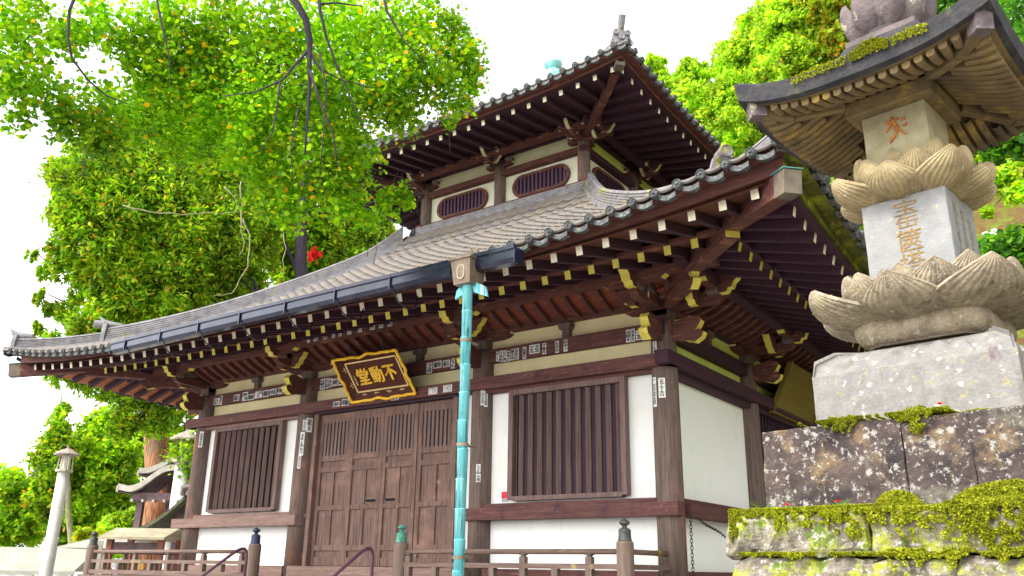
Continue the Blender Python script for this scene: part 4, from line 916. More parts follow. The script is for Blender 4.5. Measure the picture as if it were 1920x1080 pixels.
for i, (col, yy) in enumerate((('乾元亨利', -.11), ('施主山田氏', .0), ('文政三年建', .11))):
    m = MB(); put_text(m, '\n'.join(col), PM @ Vector((.2295, yy, 1.76-.02*i)), AYp, (0, 0, 1), .055, .36, 0); m.build('carved_inscription', CARVD, pg)
lotus('upper_lotus', 1.995, .215, [(8, .415, 2.145, .155, 0, 1.3), (8, .355, 2.215, .14, .5, 1.15), (8, .285, 2.27, .115, 0, 1.0)], ST_LOT, .2, [(.17, 1.99), (.215, 1.997), (.25, 2.04), (.24, 2.12), (.2, 2.18), (.05, 2.2)])
rough(MB(PM).box((-.178, -.178, 2.2), (.178, .178, 2.56)), 'shaft_block', mat('ochre_shaft_stone', (.40, .36, .22), .9, dark=(.28, .25, .14), scale=8, bump=.3, bscale=60), pg, .002, .06, .008)
# seed-syllable carving on the shaft
m = MB(); o = PM @ Vector((.0, -.1815, 2.435))
def stroke(m, pts, w_):
    pts = [o+AXp*a+Vector((0, 0, b)) for a, b in pts]; m.tube(pts, w_, 6)
stroke(m, [(-.045, .05), (.0, .045), (.03, .055)], [.007, .011, .006]); stroke(m, [(-.005, .075), (.0, .05), (-.03, .01), (-.045, -.01)], [.008, .012, .010, .005])
stroke(m, [(.0, .04), (.02, .0), (.0, -.05), (-.03, -.075), (-.02, -.05)], [.012, .011, .010, .012, .005]); stroke(m, [(.0, .0), (.03, -.02), (.06, -.06)], [.010, .008, .004])
for a, b in ((.055, .04), (.06, -.0)): stroke(m, [(a-.01, b), (a+.012, b+.004)], [.009, .009])
m.build('seed_syllable', mat('red_ochre_carving', (.36, .10, .035), .9, dark=(.50, .22, .05), scale=25), pg)
rough(MB(PM).box((-.245, -.245, 2.56), (.245, .245, 2.66)), 'neck_slab', ST_ROOF, pg, .003, .08, .01)
# roof
rl = lambda q: .115*abs(q)**3.0
RH = .70
root = None
rows = []
m = MB(PM)
for k in range(4):
    R_ = Matrix.Rotation(k*math.pi/2, 4, 'Z'); Q = np.linspace(-1, 1, 33)
    # outer fascia, top slope
    m.grid([[R_ @ Vector((q*h, -h, z+rl(q)*f)) for q in Q] for h, z, f in ((.655, 2.545, 1), (.690, 2.56, 1), (RH, 2.665, 1.05), (RH-.02, 2.675, 1.05), (.52, 2.735, .45), (.36, 2.85, .15), (.24, 2.99, 0), (.205, 3.05, 0))])
rf = m.build('pagoda_roof', ST_ROOFD, pg)
m = MB(PM)
for k in range(4):
    R_ = Matrix.Rotation(k*math.pi/2, 4, 'Z'); Q = np.linspace(-1, 1, 25)
    m.grid([[R_ @ Vector((q*h, -h, z+rl(q)*f)) for q in Q] for h, z, f in ((.656, 2.546, 1), (.55, 2.565, .6), (.42, 2.62, .25), (.28, 2.69, 0), (.2, 2.70, 0))])
m.build('roof_underside', ST_ROOF, rf, smooth=True)
for k in range(4):
    R_ = Matrix.Rotation(k*math.pi/2, 4, 'Z')
    nrb = 19
    for i in range(nrb):
        q = (i-(nrb-1)/2)/((nrb-1)/2)*.90; x = q*.62; pts = []
        for h, z, f in ((.625, 2.530, 1), (.55, 2.545, .6), (.46, 2.575, .35), (.36, 2.625, .12), (.26, 2.67, 0)):
            if h < abs(x)+.02 : break
            pts.append(Vector((x*(1-.06*(.62-h)/.4), -h, z+rl(q)*f)))
        if len(pts) < 2: continue
        m = MB(PM @ R_); w_ = .021; P = []
        for p in pts: P.append([p+Vector((-w_, 0, .03)), p+Vector((-w_, 0, -.014)), p+Vector((-w_*.5, 0, -.024)), p+Vector((w_*.5, 0, -.024)), p+Vector((w_, 0, -.014)), p+Vector((w_, 0, .03))])
        m.grid(P); m._a(P[0], [(0, 1, 2, 3, 4, 5)]); m.build('carved_rafter', ST_ROOF, rf)
    m = MB(PM @ R_); m.beam((.25, -.25, 2.655), (.46, -.46, 2.585), .055, .07); m.beam((.46, -.46, 2.585), (.625, -.625, 2.600), .055, .07); m.build('carved_hip', ST_ROOF, rf)
    m = MB(PM @ R_); m.beam((.58, -.58, 2.612), (.645, -.645, 2.605), .085, .10); m.build('hip_cap', ST_CR, rf)
# crown of upright petals
m = MB(PM); m.box((-.205, -.205, 3.0), (.205, .205, 3.085)); m.lathe((0, 0, 3.08), [(.17, 0), (.19, .04), (.16, .06)], 24); cr0 = m.build('crown_base', ST_CR, pg)
for i in range(8):
    m = MB(PM); petal(m, 2*math.pi*(i+.5)/8, .15, 3.12, .255, 3.42, .098, bulge=.05, flute=.0, steep=1.0); m.build('crown_petal', ST_CR, cr0, smooth=True)
for i in range(8):
    m = MB(PM); petal(m, 2*math.pi*i/8, .12, 3.13, .20, 3.44, .085, bulge=.05, flute=.0, steep=1.0); m.build('crown_petal', ST_CR, cr0, smooth=True)
m = MB(PM); m.lathe((0, 0, 3.12), [(.16, 0), (.19, .12), (.16, .24), (.10, .30), (.07, .5), (.09, .55), (.05, .7), (.01, .8)], 24); m.build('crown_core', ST_CR, cr0, smooth=True)
# ------------------------------------------------------------------ stepped stone plinth
def leaves(name, P, size, mats, parent=None, shape='quad', updir=.35, jit=1., seed=0, aspect=1.5):
    r = np.random.default_rng(seed); n = len(P); nrm = r.normal(size=(n, 3)); nrm[:, 2] += updir*2; nrm /= np.linalg.norm(nrm, axis=1, keepdims=True)
    a = r.normal(size=(n, 3)); a -= nrm*(a*nrm).sum(1, keepdims=True); a /= np.linalg.norm(a, axis=1, keepdims=True); b = np.cross(nrm, a)
    s = (size*(1+jit*(r.random(n)-.5)))[:, None]
    if shape == 'quad': off = [(-.5*aspect, 0, 0), (0, -.5, .06), (.5*aspect, 0, 0), (0, .5, .06)]; F0 = [(0, 1, 2, 3)]
    elif shape == 'round': off = [(-.5, 0, 0), (-.32, -.42, .05), (.18, -.48, .06), (.55, 0, 0), (.18, .48, .06), (-.32, .42, .05)]; F0 = [(0, 1, 2, 3), (0, 3, 4, 5)]
    elif shape == 'spray': off = [(-.8, 0, 0), (-.3, -.16, .02), (.1, -.34, .05), (.8, -.04, 0), (.75, .10, 0), (.12, .30, .05), (-.3, .14, 0), (-.5, .05, 0)]; F0 = [(0, 1, 6, 7), (1, 2, 5, 6), (2, 3, 4, 5)]
    elif shape == 'tri': off = [(-.5, -.2, 0), (.5, -.1, 0), (0, .5, .1)]; F0 = [(0, 1, 2)]
    k = len(off); V = np.stack([P+s*(a*o[0]+b*o[1]+nrm*o[2]) for o in off], 1).reshape(-1, 3)
    F = (np.arange(n)[:, None, None]*k+np.array(F0)[None]).reshape(-1, len(F0[0]))
    return np_mesh(name, V, F, mats, parent)
def wl(p): v = PM @ Vector(p); return v
pl = thing('stepped_plinth', 'broad dark lichen-spotted stone plinth under the pagoda with bright moss along its top', 'plinth', (PX, PY, .3))
for i, (x0, x1) in enumerate(((-.70, .012), (.012, .305), (.305, .78))):
    rough(MB(PM).box((x0, -.70+.002*i, .24), (x1-.002, .70, .705-.003*i)), 'plinth_block', ST_D, pl, .007, .06, .006, seed=i)
WALLM = thing('mossy_wall', 'low retaining wall of rough stone blocks covered in yellow-green moss', 'wall', wl((0, -.9, G)))
bx = [(-.80, -.09), (-.085, .72), (.725, 1.6), (1.605, 2.6)]
cz = [(.085, .275), (-.30, .078), (-.66, -.31), (-1.02, -.67), (-1.32, -1.03), (-1.62, -1.33)]
k_ = 0
for ci, (z0, z1) in enumerate(cz):
    for bi, (x0, x1) in enumerate(bx):
        sh = (ci % 2)*.35; a, b = x0+(sh if bi else 0)+(.03*ci if bi == 0 and ci < 2 else (.06 if bi == 0 else 0)), x1+(sh if bi < 3 else 0)
        k_ += 1; rough(MB(PM).box((a, -.96-.025*ci, z0), (b, 2.4, z1)), 'wall_block', ST_W, WALLM, .035, .075, .028, seed=k_+20)
# moss: mounds of tiny leaves on the ledges
def mossband(parent, x0, x1, y, z, h, dens, seed, drop=0., yj=.05, th=.035):
    """cushions of tiny moss shoots on a ledge, creeping down the face in uneven tongues"""
    from mathutils import noise
    r = np.random.default_rng(seed); n = int(dens*2.6*(x1-x0)); P = []
    for x in r.uniform(x0, x1, n):
        pat = noise.fractal(Vector((x*5.5, seed*1.7, 0)), 1., 2., 4)+.16; fine = noise.noise(Vector((x*42, seed, 0)))
        if pat+fine*.22 < -.05: continue
        k = min(1., max(.08, pat*1.5+fine*.35))
        if drop and r.random() < .55:
            q = r.random()**1.25*drop*k*(1.15+.5*noise.noise(Vector((x*18, 3, seed))))
            f2 = noise.noise(Vector((x*30, q*30, seed)))
            if f2 < -.12 and q > .02: continue
            P.append((x, y-.010-r.random()*.012*(1+f2), z+.012-q))
        else: P.append((x, y+r.uniform(-.014, yj*2), z+r.random()*th*k*(1+.6*fine)))
    P = np.array([PM @ Vector(p) for p in P]); q = leaves('moss', P, .0070, MOSS, parent, 'quad', .2, seed=seed); q['kind'] = 'stuff'; return q
mossband(pl, -.48, .25, -.70, .715, .03, 22000, 3, .075, .07, .03); mossband(pl, .2, .78, -.60, .712, .03, 8000, 4, .0, .06, .02)
mossband(WALLM, -.76, .9, -.955, .285, .03, 26000, 5, .17, .12, .022); mossband(WALLM, -.30, .9, -.97, .27, .03, 9000, 8, .15, .02, .02)
mossband(WALLM, -.7, 1.0, -.985, .085, .03, 7000, 6, .05, .02, .015); mossband(WALLM, .0, 1.0, -.985, .10, .03, 4000, 9, .12, .01, .015)
r_ = np.random.default_rng(11)
for cx_, cy_, wd_, hh, nn in ((-.02, -.76, .10, .07, 6500), (.46, -.76, .26, .085, 15000), (-.36, -.80, .18, .02, 4000)):
    a = r_.normal(size=(nn, 2)); a = a/np.linalg.norm(a, axis=1, keepdims=True)*np.sqrt(r_.random(nn))[:, None]; z = hh*np.sqrt(np.clip(1-(a**2).sum(1), 0, 1))*(.8+.4*r_.random(nn))
    P = np.array([PM @ Vector((cx_+u*wd_, cy_+v*.09, .285+w__)) for (u, v), w__ in zip(a, z)]); q = leaves('moss', P, .0095, MOSS, WALLM, 'quad', .2, seed=nn); q['kind'] = 'stuff'
# moss on the pagoda roof edge
for a0, a1, n, hh in ((.0, .20, 6500, .05), (-.34, -.02, 1600, .012), (.22, .40, 1400, .02)):
    x = r_.uniform(a0, a1, n); t = (x-a0)/(a1-a0); z = 2.68+r_.random(n)*hh*np.sin(np.pi*t)-(r_.random(n) < .35)*r_.random(n)*.06; y = -.70+r_.random(n)*.12*(z > 2.675)
    y = np.where(z < 2.675, -.712, y); P = np.array([PM @ Vector(p) for p in zip(x, y, z)]); q = leaves('moss', P, .0085, MOSS, rf, 'quad', .2, seed=n); q['kind'] = 'stuff'
# grass tufts and fallen leaves on the ledges
def tuft(name, label, base, n, L, seed, group, m=LEAF_S, tilt=.5):
    r = random.Random(seed); t = thing(name, label, 'plant', base, group); mb = MB()
    for i in range(n):
        a = r.uniform(0, 6.28); d = Vector((math.cos(a), math.sin(a), 0)); s = Vector((-d.y, d.x, 0)); l = L*r.uniform(.6, 1.1); b = Vector(base)+d*r.uniform(0, .015); R = []
        for q in range(6):
            u = q/5; R.append([b+d*(l*tilt*u**1.6*r.uniform(.98, 1.02))+Vector((0, 0, l*(u-.45*u*u)))+s*w_*(.005*(1-u)+.0006) for w_ in (-1, 1)])
        mb.grid(R)
    mb.build('blades', m, t); return t
tuft('grass_tuft', 'green grass tuft at the end of the mossy wall ledge', wl((-.66, -.80, .27)), 16, .13, 1, 'grass tufts on the ledge', tilt=.9)
tuft('grass_tuft', 'small green sprout on the mossy ledge under the dark plinth', wl((-.24, -.88, .28)), 8, .09, 2, 'grass tufts on the ledge', tilt=.7)
for i, (p, lab) in enumerate((((-.47, -.93, .315), 'orange-red fallen leaf lying on the mossy ledge by the grass tuft'), ((-.22, -.93, .32), 'red fallen leaf lying on the moss by the small sprout'), ((.20, -.71, .745), 'bright red fallen leaf on the moss against the pagoda base'))):
    c = wl(p); mb = MB(); pts = [Vector((math.cos(a), math.sin(a), .25*math.sin(3*a)))*(.020 if j % 2 else .011) for j, a in enumerate(np.linspace(0, 6.28, 11)[:-1])]
    mb._a([c+q for q in pts]+[c+q*.95+Vector((0, 0, .002)) for q in pts], [tuple(range(10)), tuple(range(19, 9, -1))]); tag(mb.build('fallen_leaf', REDLEAF), lab, 'leaf', 'fallen leaves on the ledges')
# ------------------------------------------------------------------ vegetation
def blobs_points(bl, n, seed, clump=26, spread=.10, droop=0.):
    """leaf positions gathered in clumps inside ellipsoids; bl: (centre, radius) or (centre, rx, rz)"""
    r = np.random.default_rng(seed); C = np.array([np.array(b[0]) for b in bl]); R = np.array([b[1] for b in bl]); RZ = np.array([b[2] if len(b) > 2 else b[1] for b in bl])
    wgt = R**2; wgt = wgt/wgt.sum(); nc = max(1, n//clump); k = r.choice(len(bl), nc, p=wgt)
    d = r.normal(size=(nc, 3)); d /= np.linalg.norm(d, axis=1, keepdims=True); q = r.random(nc)**.45
    cc = C[k]+d*q[:, None]*np.stack([R[k], R[k], RZ[k]], 1)
    sp = spread*R[k]; idx = np.repeat(np.arange(nc), clump); g = r.normal(size=(len(idx), 3))*sp[idx][:, None]
    P = cc[idx]+g
    if droop: P[:, 2] -= r.random(len(P))*droop
    return P
def pxblobs(l): return [(at(x, y, d), r*(at(x, y, d)-EYE).length/FPX) for x, y, r, d in l]
def limb(parent, pts, r0, r1, m, name='branch'):
    n = len(pts); mb = MB(); mb.tube(pts, [r0+(r1-r0)*i/(n-1) for i in range(n)], 8); return mb.build(name, m, parent, smooth=True)
def wob(p, q, n, amp, rr):
    p, q = Vector(p), Vector(q); L = (q-p).length
    return [p.lerp(q, i/n)+Vector((rr.uniform(-1, 1), rr.uniform(-1, 1), rr.uniform(-1, 1)))*amp*L*(0 if i in (0, n) else 1) for i in range(n+1)]
def tree(name, label, base, top, r0, bl, n, size, lm, bm_, seed, shape='quad', clump=26, spread=.10, group='trees', limbs=8, droop=0., ud=.35, aspect=1.5):
    t = thing(name, label, 'tree', base, group); rr = random.Random(seed); tp = wob(base, top, 7, .02, rr)
    limb(t, tp, r0, r0*.25, bm_, 'trunk')
    for i in range(limbs):
        b = bl[rr.randrange(len(bl))]; c = Vector(b[0]); f = rr.uniform(.35, .95); s = tp[0].lerp(tp[-1], f); limb(t, wob(s, c, 5, .05, rr), r0*.28*(1.1-f)+.015, .012, bm_)
    leaves('crown', blobs_points(bl, n, seed, clump, spread, droop), size, lm, t, shape, ud, seed=seed, aspect=aspect); return t
# katsura hanging into the picture from the tree standing beyond the veranda path
kt = thing('katsura_tree', 'broad katsura tree with round green and scattered yellow leaves hanging over the roofs', 'tree', (-7.5, -9.2, G))
KB = [(30, 30, 60, 8.5), (20, 130, 55, 8.5), (95, 175, 42, 8.5), (120, 60, 40, 8.8), (40, 215, 26, 8.6), (130, 225, 34, 8.6), (185, 30, 45, 8.8), (200, 200, 60, 8.8), (262, 90, 50, 9), (190, 265, 38, 9), (290, 30, 60, 9), (330, 120, 80, 9), (270, 215, 60, 9.2), (400, 60, 80, 9), (420, 180, 85, 9.2), (360, 260, 60, 9.4), (500, 60, 80, 8.6), (520, 170, 85, 8.6), (480, 270, 70, 9), (600, 50, 80, 8.6), (620, 170, 85, 8.6), (590, 290, 80, 8.6), (700, 50, 80, 8.8), (710, 160, 80, 8.8), (655, 280, 60, 8.8), (640, 360, 50, 8.8), (540, 380, 45, 8.8), (790, 40, 60, 9), (800, 130, 70, 9), (752, 210, 46, 9), (870, 100, 42, 9), (860, 170, 34, 9), (890, 140, 26, 9), (845, 205, 24, 9), (850, 45, 34, 9), (730, 370, 32, 9), (760, 355, 22, 9), (690, 400, 30, 9), (500, 350, 50, 9)]
KBW = pxblobs(KB)
KBW += [(Vector((-6.5, -7.5, 7.5)), 1.7), (Vector((-8, -9, 8.5)), 2.2), (Vector((-5, -8.5, 9)), 1.8), (Vector((-9.2, -7.5, 7)), 1.5)]
leaves('crown', blobs_points(KBW[:-4], 48000, 21, 10, .16, .14), .042, LEAF_K, kt, 'round', .6, seed=21, jit=1.3)
leaves('crown', blobs_points(KBW[-4:], 9000, 22, 12, .12, .10), .075, LEAF_K, kt, 'round', .6, seed=22)
limb(kt, [Vector((-7.5, -9.2, G)), Vector((-7.4, -9.1, 2)), Vector((-7.0, -8.8, 5)), Vector((-6.5, -8.2, 8.5)), Vector((-6.2, -7.6, 11))], .34, .10, BARK_D, 'trunk')
def pxl(l): return [at(x, y, d) for x, y, d in l]
TOP = at(545, -60, 7.55)
limb(kt, [Vector((-7.0, -8.8, 5.2)), Vector((-5.6, -7.4, 7.2)), Vector((-3.5, -5.8, 7.6)), TOP], .13, .05, BARK_D)
for l, a, b in (([(545, -60, 8.3), (552, 0, 8.3), (573, 35, 8.3), (581, 75, 8.4), (580, 110, 8.4), (581, 160, 8.5), (577, 210, 8.5), (572, 290, 8.5)], .042, .008), ([(580, 92, 8.4), (555, 120, 8.4), (530, 150, 8.4), (480, 172, 8.5), (420, 180, 8.6)], .016, .005), ([(581, 95, 8.4), (600, 130, 8.4), (640, 150, 8.4), (700, 165, 8.5)], .014, .004), ([(580, 130, 8.4), (600, 190, 8.4), (625, 250, 8.4), (635, 330, 8.5)], .013, .004), ([(525, 150, 8.4), (520, 200, 8.4), (510, 250, 8.5), (485, 285, 8.5)], .010, .004), ([(596, -30, 8.3), (600, 20, 8.3), (612, 70, 8.3), (630, 120, 8.4), (660, 190, 8.4), (690, 260, 8.4)], .018, .004), ([(600, 8, 8.3), (630, 5, 8.3), (680, 12, 8.3)], .013, .006), ([(715, -30, 8.8), (725, 20, 8.8), (745, 55, 8.8), (760, 80, 8.8), (800, 120, 8.8)], .018, .005), ([(150, -30, 8.6), (130, 20, 8.6), (127, 70, 8.6), (135, 110, 8.6), (165, 150, 8.7), (200, 180, 8.7), (240, 195, 8.8)], .016, .005), ([(290, -20, 8.8), (302, 40, 8.8), (315, 95, 8.8), (322, 160, 8.9)], .012, .004), ([(600, 100, 8.3), (612, 170, 8.4), (607, 250, 8.5), (598, 340, 8.6)], .010, .003), ([(560, 200, 8.4), (545, 280, 8.5), (550, 350, 8.6)], .008, .003)):
    limb(kt, pxl([(x, y, d-.75) for x, y, d in l]), a*1.1, b, BARK_D)
rr = random.Random(5); tw = MB()
for i in range(110):
    x, y, r, d = KB[rr.randrange(len(KB))]; x += rr.uniform(-r, r)*.7; y += rr.uniform(-r, r)*.6; p = at(x, y-25, d); q = at(x+rr.uniform(-25, 25), y+rr.uniform(30, 80), d+.1); tw.tube(wob(p, q, 4, .05, rr), .0035, 4, 0, False)
tag(tw.build('twigs', BARK_D, kt), kind='stuff')
# cypress and cedar beyond the hall
BB = [(160, 340, 70, 27), (230, 300, 70, 27), (310, 290, 90, 28), (400, 330, 100, 28), (480, 360, 80, 28), (560, 350, 60, 28), (650, 390, 55, 28), (690, 450, 40, 28), (655, 480, 40, 28), (465, 450, 60, 28), (400, 440, 90, 27), (300, 400, 90, 27), (200, 420, 80, 27), (145, 400, 40, 27), (120, 480, 32, 27), (230, 520, 70, 27), (330, 520, 80, 27), (430, 530, 70, 28), (180, 590, 55, 27), (300, 590, 60, 27), (455, 530, 45, 28), (105, 570, 20, 27), (165, 510, 36, 27)]
t = tree('cypress_tree', 'tall cypress with yellow-green sprays and a dark trunk rising behind the lower roof', at(552, 1045, 27), at(572, 150, 27), .36, pxblobs(BB[3:11]+[(560, 250, 90, 30), (450, 220, 90, 30), (350, 180, 80, 30), (640, 300, 70, 29)]), 125000, .115, LEAF_C, BARK_D, 31, 'spray', 36, .09, limbs=14, droop=.3)
t2 = tree('cedar_tree', 'huge cedar with a reddish trunk and drooping sprays behind the shrine roof', at(283, 1070, 31), at(330, 250, 31), .50, pxblobs(BB[:3]+BB[10:]+[(130, 690, 36, 29), (190, 700, 40, 29), (250, 720, 50, 29), (310, 760, 45, 29), (330, 700, 50, 30), (345, 830, 26, 29), (230, 790, 26, 29), (90, 640, 22, 28), (210, 640, 40, 29), (78, 500, 14, 27), (62, 470, 9, 27), (70, 605, 12, 27), (120, 655, 16, 27), (75, 545, 10, 27), (112, 420, 14, 27)]), 125000, .115, LEAF_C, BARK_R, 32, 'spray', 36, .09, limbs=20, droop=.3)
# pale lichened boughs
rr = random.Random(9)
for l in ([(370, 262, 25), (375, 275, 25), (420, 278, 25), (470, 275, 25)], [(455, 330, 25), (452, 400, 25), (455, 470, 25), (448, 480, 25)], [(455, 410, 25), (468, 440, 25), (465, 500, 25), (435, 550, 25), (400, 555, 25)], [(230, 385, 25), (300, 400, 25), (380, 400, 25), (450, 398, 25)], [(530, 390, 25), (532, 450, 25), (533, 520, 25)], [(420, 350, 25), (440, 370, 25), (450, 400, 25)]):
    pp = pxl(l); qq = [pp[0]]
    for a_, b_ in zip(pp, pp[1:]): qq += wob(a_, b_, 4, .04, rr)[1:]
    limb(t2, qq, .024, .008, TWIG)
# spindly conifer, bright woods
tree('conifer', 'thin sparse conifer with a reddish top standing against the white sky', at(135, 1062, 44), at(115, 740, 44), .16, pxblobs([(118, 770, 12, 44), (112, 800, 18, 44), (105, 830, 24, 44), (100, 860, 30, 44), (70, 860, 12, 44), (140, 850, 16, 44)]), 4500, .17, LEAF_C, TWIG, 33, 'spray', 16, .25, limbs=14)
for i, (lab, bl, m, sz, n) in enumerate((
    ('bushy bright tree low behind the white tent', [(20, 930, 40, 48), (40, 980, 45, 48), (0, 985, 40, 48), (80, 960, 36, 48)], LEAF_F, .26, 5000),
    ('rounded yellow-green tree behind the white lamp post', [(110, 900, 36, 46), (130, 940, 45, 46), (90, 930, 34, 46), (150, 980, 45, 46)], LEAF_C, .26, 6500),
    ('leafy tree between the lamp post and the cedar trunk', [(170, 860, 36, 45), (200, 900, 48, 45), (180, 950, 50, 45), (230, 960, 45, 45), (225, 850, 34, 45)], LEAF_F, .26, 8000),
    ('dark green tree under the drooping cedar sprays', [(215, 800, 40, 52), (250, 840, 45, 52), (180, 810, 30, 52), (150, 840, 26, 52)], LEAF_F, .26, 5000),
    ('bright broadleaf tree beside the cedar trunk by the hall corner', [(330, 900, 40, 42), (340, 960, 45, 42), (335, 840, 30, 42), (250, 990, 36, 42), (215, 1000, 34, 42)], LEAF_M, .26, 5500),
    ('shaded tree glimpsed on both sides of the dark trunk above the roof', [(530, 460, 50, 34), (600, 450, 55, 34), (660, 450, 50, 34), (700, 430, 40, 34), (560, 500, 50, 34)], LEAF_F, .26, 7000),
    ('pale distant tree at the edge of the sky', [(10, 900, 24, 75), (-10, 930, 36, 75), (40, 925, 20, 75)], LEAF_M, .4, 1200),
    ('orange-tinged shrub between the tent and the railing', [(165, 1012, 22, 40), (190, 1025, 20, 40)], LEAF_O, .2, 1200))):
    c = bl[len(bl)//2]; tree('broadleaf_tree', lab, at(c[0], 1066, c[3]), at(c[0], c[1], c[3]), .22, pxblobs(bl), int(n*2.6), sz*.62, m, BARK_D, 40+i, 'quad', 26, .11, limbs=5)
# woods on the slope beyond the hall
for i, (lab, bl, m, n) in enumerate((
    ('pale green maple just right of the upper roof corner', [(1228, 125, 22, 38), (1250, 180, 36, 38), (1262, 240, 40, 38), (1240, 150, 18, 38)], LEAF_M, 5000),
    ('bright maple between the upper roof and the tall maple', [(1300, 150, 34, 37), (1300, 210, 55, 37), (1330, 260, 60, 37), (1290, 130, 20, 37), (1350, 200, 40, 37)], LEAF_M, 9000),
    ('tall feathery maple left of the stone roof tip', [(1390, 120, 50, 36), (1400, 180, 60, 36), (1420, 60, 40, 36), (1430, 100, 50, 36), (1390, 240, 55, 36), (1372, 160, 34, 36)], LEAF_M, 12000),
    ('yellow-green maple behind the crown of the stone pagoda', [(1480, 60, 60, 34), (1500, 120, 60, 34), (1470, 20, 45, 34), (1540, 60, 55, 34), (1460, 150, 50, 34)], LEAF_M, 12000),
    ('orange-tinted maple at the top beside the pagoda crown', [(1545, 10, 45, 33), (1580, 30, 40, 33), (1570, 80, 36, 33), (1520, 0, 30, 33)], LEAF_O, 5000),
    ('deep green tree behind the pagoda roof', [(1640, 60, 70, 38), (1760, 20, 70, 38), (1840, 60, 80, 38), (1900, 100, 70, 38), (1700, 120, 80, 38)], LEAF_S, 11000),
    ('leafy tree on the slope showing under the pagoda roof', [(1590, 300, 60, 34), (1600, 380, 60, 34), (1580, 440, 50, 34), (1880, 260, 60, 34), (1900, 180, 60, 34)], LEAF_F, 9000))):
    c = bl[len(bl)//2]; b = at(c[0], 420, c[3]); b.z = hill_z(b.x, b.y)-.3
    if i == 4: lm2 = [LEAF_O]
    tree('maple_tree' if i < 5 else 'hillside_tree', lab, b, at(c[0], c[1], c[3]), .22, pxblobs(bl), int(n*3.6), .125, m, BARK_D, 60+i, 'quad', 34, .085, group='trees on the slope', limbs=6)
# shrubs and vines on the slope at the frame edge
for i, (lab, bl, m, n, sz, cat) in enumerate((
    ('leafy shrub with heart-shaped leaves just under the pagoda roof corner', [(1895, 150, 30, 12), (1880, 230, 26, 12), (1905, 260, 30, 12), (1860, 290, 16, 12), (1915, 90, 30, 12), (1850, 270, 16, 12)], LEAF_S, 2600, .085, 'shrub'),
    ('low bright fern-like shrub beside the lotus petals on the slope', [(1890, 480, 34, 27), (1860, 500, 26, 27), (1910, 450, 24, 27), (1850, 455, 14, 27)], LEAF_S, 2600, .15, 'shrub'),
    ('pale green shrub on the bank above the small white label', [(1880, 330, 26, 28), (1905, 360, 20, 28), (1862, 345, 14, 28), (1850, 400, 10, 28)], LEAF_M, 1600, .15, 'shrub'))):
    c = bl[0]; b = at(c[0], c[1]+40, c[3]+.3); t = thing('slope_shrub', lab, cat, b, 'shrubs on the slope')
    W_ = pxblobs(bl); leaves('foliage', blobs_points(W_, n, 80+i, 10, .2), sz, m, t, 'round', .5, seed=80+i)
    rr = random.Random(i)
    for c in W_[:5]: limb(t, wob(b, c[0], 4, .06, rr), .014, .005, BARK_D, 'stem')
c = at(1857, 438, 28); lb = thing('slope_label', 'small white blank label stuck on the mossy bank', 'label', c); m = MB(); T_ = Matrix.Translation(c) @ Matrix.Rotation(-.25, 4, 'Y') @ Matrix.Rotation(.2, 4, 'Z'); m.T = T_
m.box((-.20, -.02, -.11), (.20, .02, .11)); m.build('label_plate', WHITEP, lb); m = MB(T_); m.box((-.02, .024, -2.5), (.02, .05, .08)); m.build('stake', SHR_E, lb)
# red autumn leaves dangling below the katsura
c = at(588, 477, 9.2); rl_ = thing('red_leaf_cluster', 'small cluster of crimson leaves dangling in front of the dark cypress trunk', 'leaves', c)
leaves('leaf', np.array([c]*26)+np.random.default_rng(3).normal(size=(26, 3))*[.03, .03, .045], .06, REDLEAF, rl_, 'round', .2, seed=3)
limb(rl_, pxl([(580, 440, 9.2), (582, 455, 9.2), (588, 475, 9.2)]), .004, .003, TWIG, 'stalk')
# ------------------------------------------------------------------ lamp posts, shrine roofs, tents
def lamp_post(base_px, top_px, cap_px, d, label, rad, vines=False):
    b = at(base_px[0], base_px[1], d); t_ = at(top_px[0], top_px[1], d); x, y = (b.x+t_.x)/2, (b.y+t_.y)/2; zt = t_.z
    o = thing('lamp_post', label, 'lamp post', (x, y, G), 'white lamp posts')
    m = MB(); m.lathe((x, y, G), [(rad*1.08, 0), (rad, 1), (rad*.96, zt-G)], 20); m.build('post', WHITEP, o, smooth=True)
    s = rad/.13*.92; m = MB(); m.lathe((x, y, zt), [(.20*s, 0), (.20*s, .05*s), (.15*s, .06*s)], 8); m.build('lantern_base', mat('lamp_cream', (.62, .56, .42), .7, scale=6), o)
    for k in range(6):
        a = k*math.pi/3; m = MB(); m.beam((x+.17*s*math.cos(a), y+.17*s*math.sin(a), zt+.05*s), (x+.15*s*math.cos(a), y+.15*s*math.sin(a), zt+.42*s), .03*s, .03*s, 0, (math.cos(a), math.sin(a), 0)); m.build('lantern_bar', MATS['lamp_cream'], o)
    m = MB(); m.lathe((x, y, zt+.04*s), [(.09*s, 0), (.09*s, .36*s)], 12); m.build('lamp_glass', mat('frosted_glass', (.75, .74, .62), .3), o)
    m = MB(); m.lathe((x, y, zt+.40*s), [(.18*s, .02*s), (.29*s, 0), (.30*s, .03*s), (.14*s, .13*s), (.03*s, .18*s), (.02*s, .24*s)], 8); m.build('lantern_cap', mat('lamp_roof', (.40, .34, .28), .7, scale=6), o)
    return o, Vector((x, y, zt))
lamp_post((84, 1085), (120, 885), 0, 19.5, 'slender white lamp post with a small lantern standing by the white tent', .115)
o, lt = lamp_post((327, 1000), (343, 868), 0, 25, 'thick white lamp post tangled with green vine beside the shrine roof', .21)
leaves('vine', blobs_points([(lt+Vector((0, 0, .25)), .45), (lt+Vector((.2, .1, -.1)), .3), (lt+Vector((.3, .2, .5)), .35)], 900, 4, 8, .3), .10, LEAF_F, o, 'round', .3, seed=4)
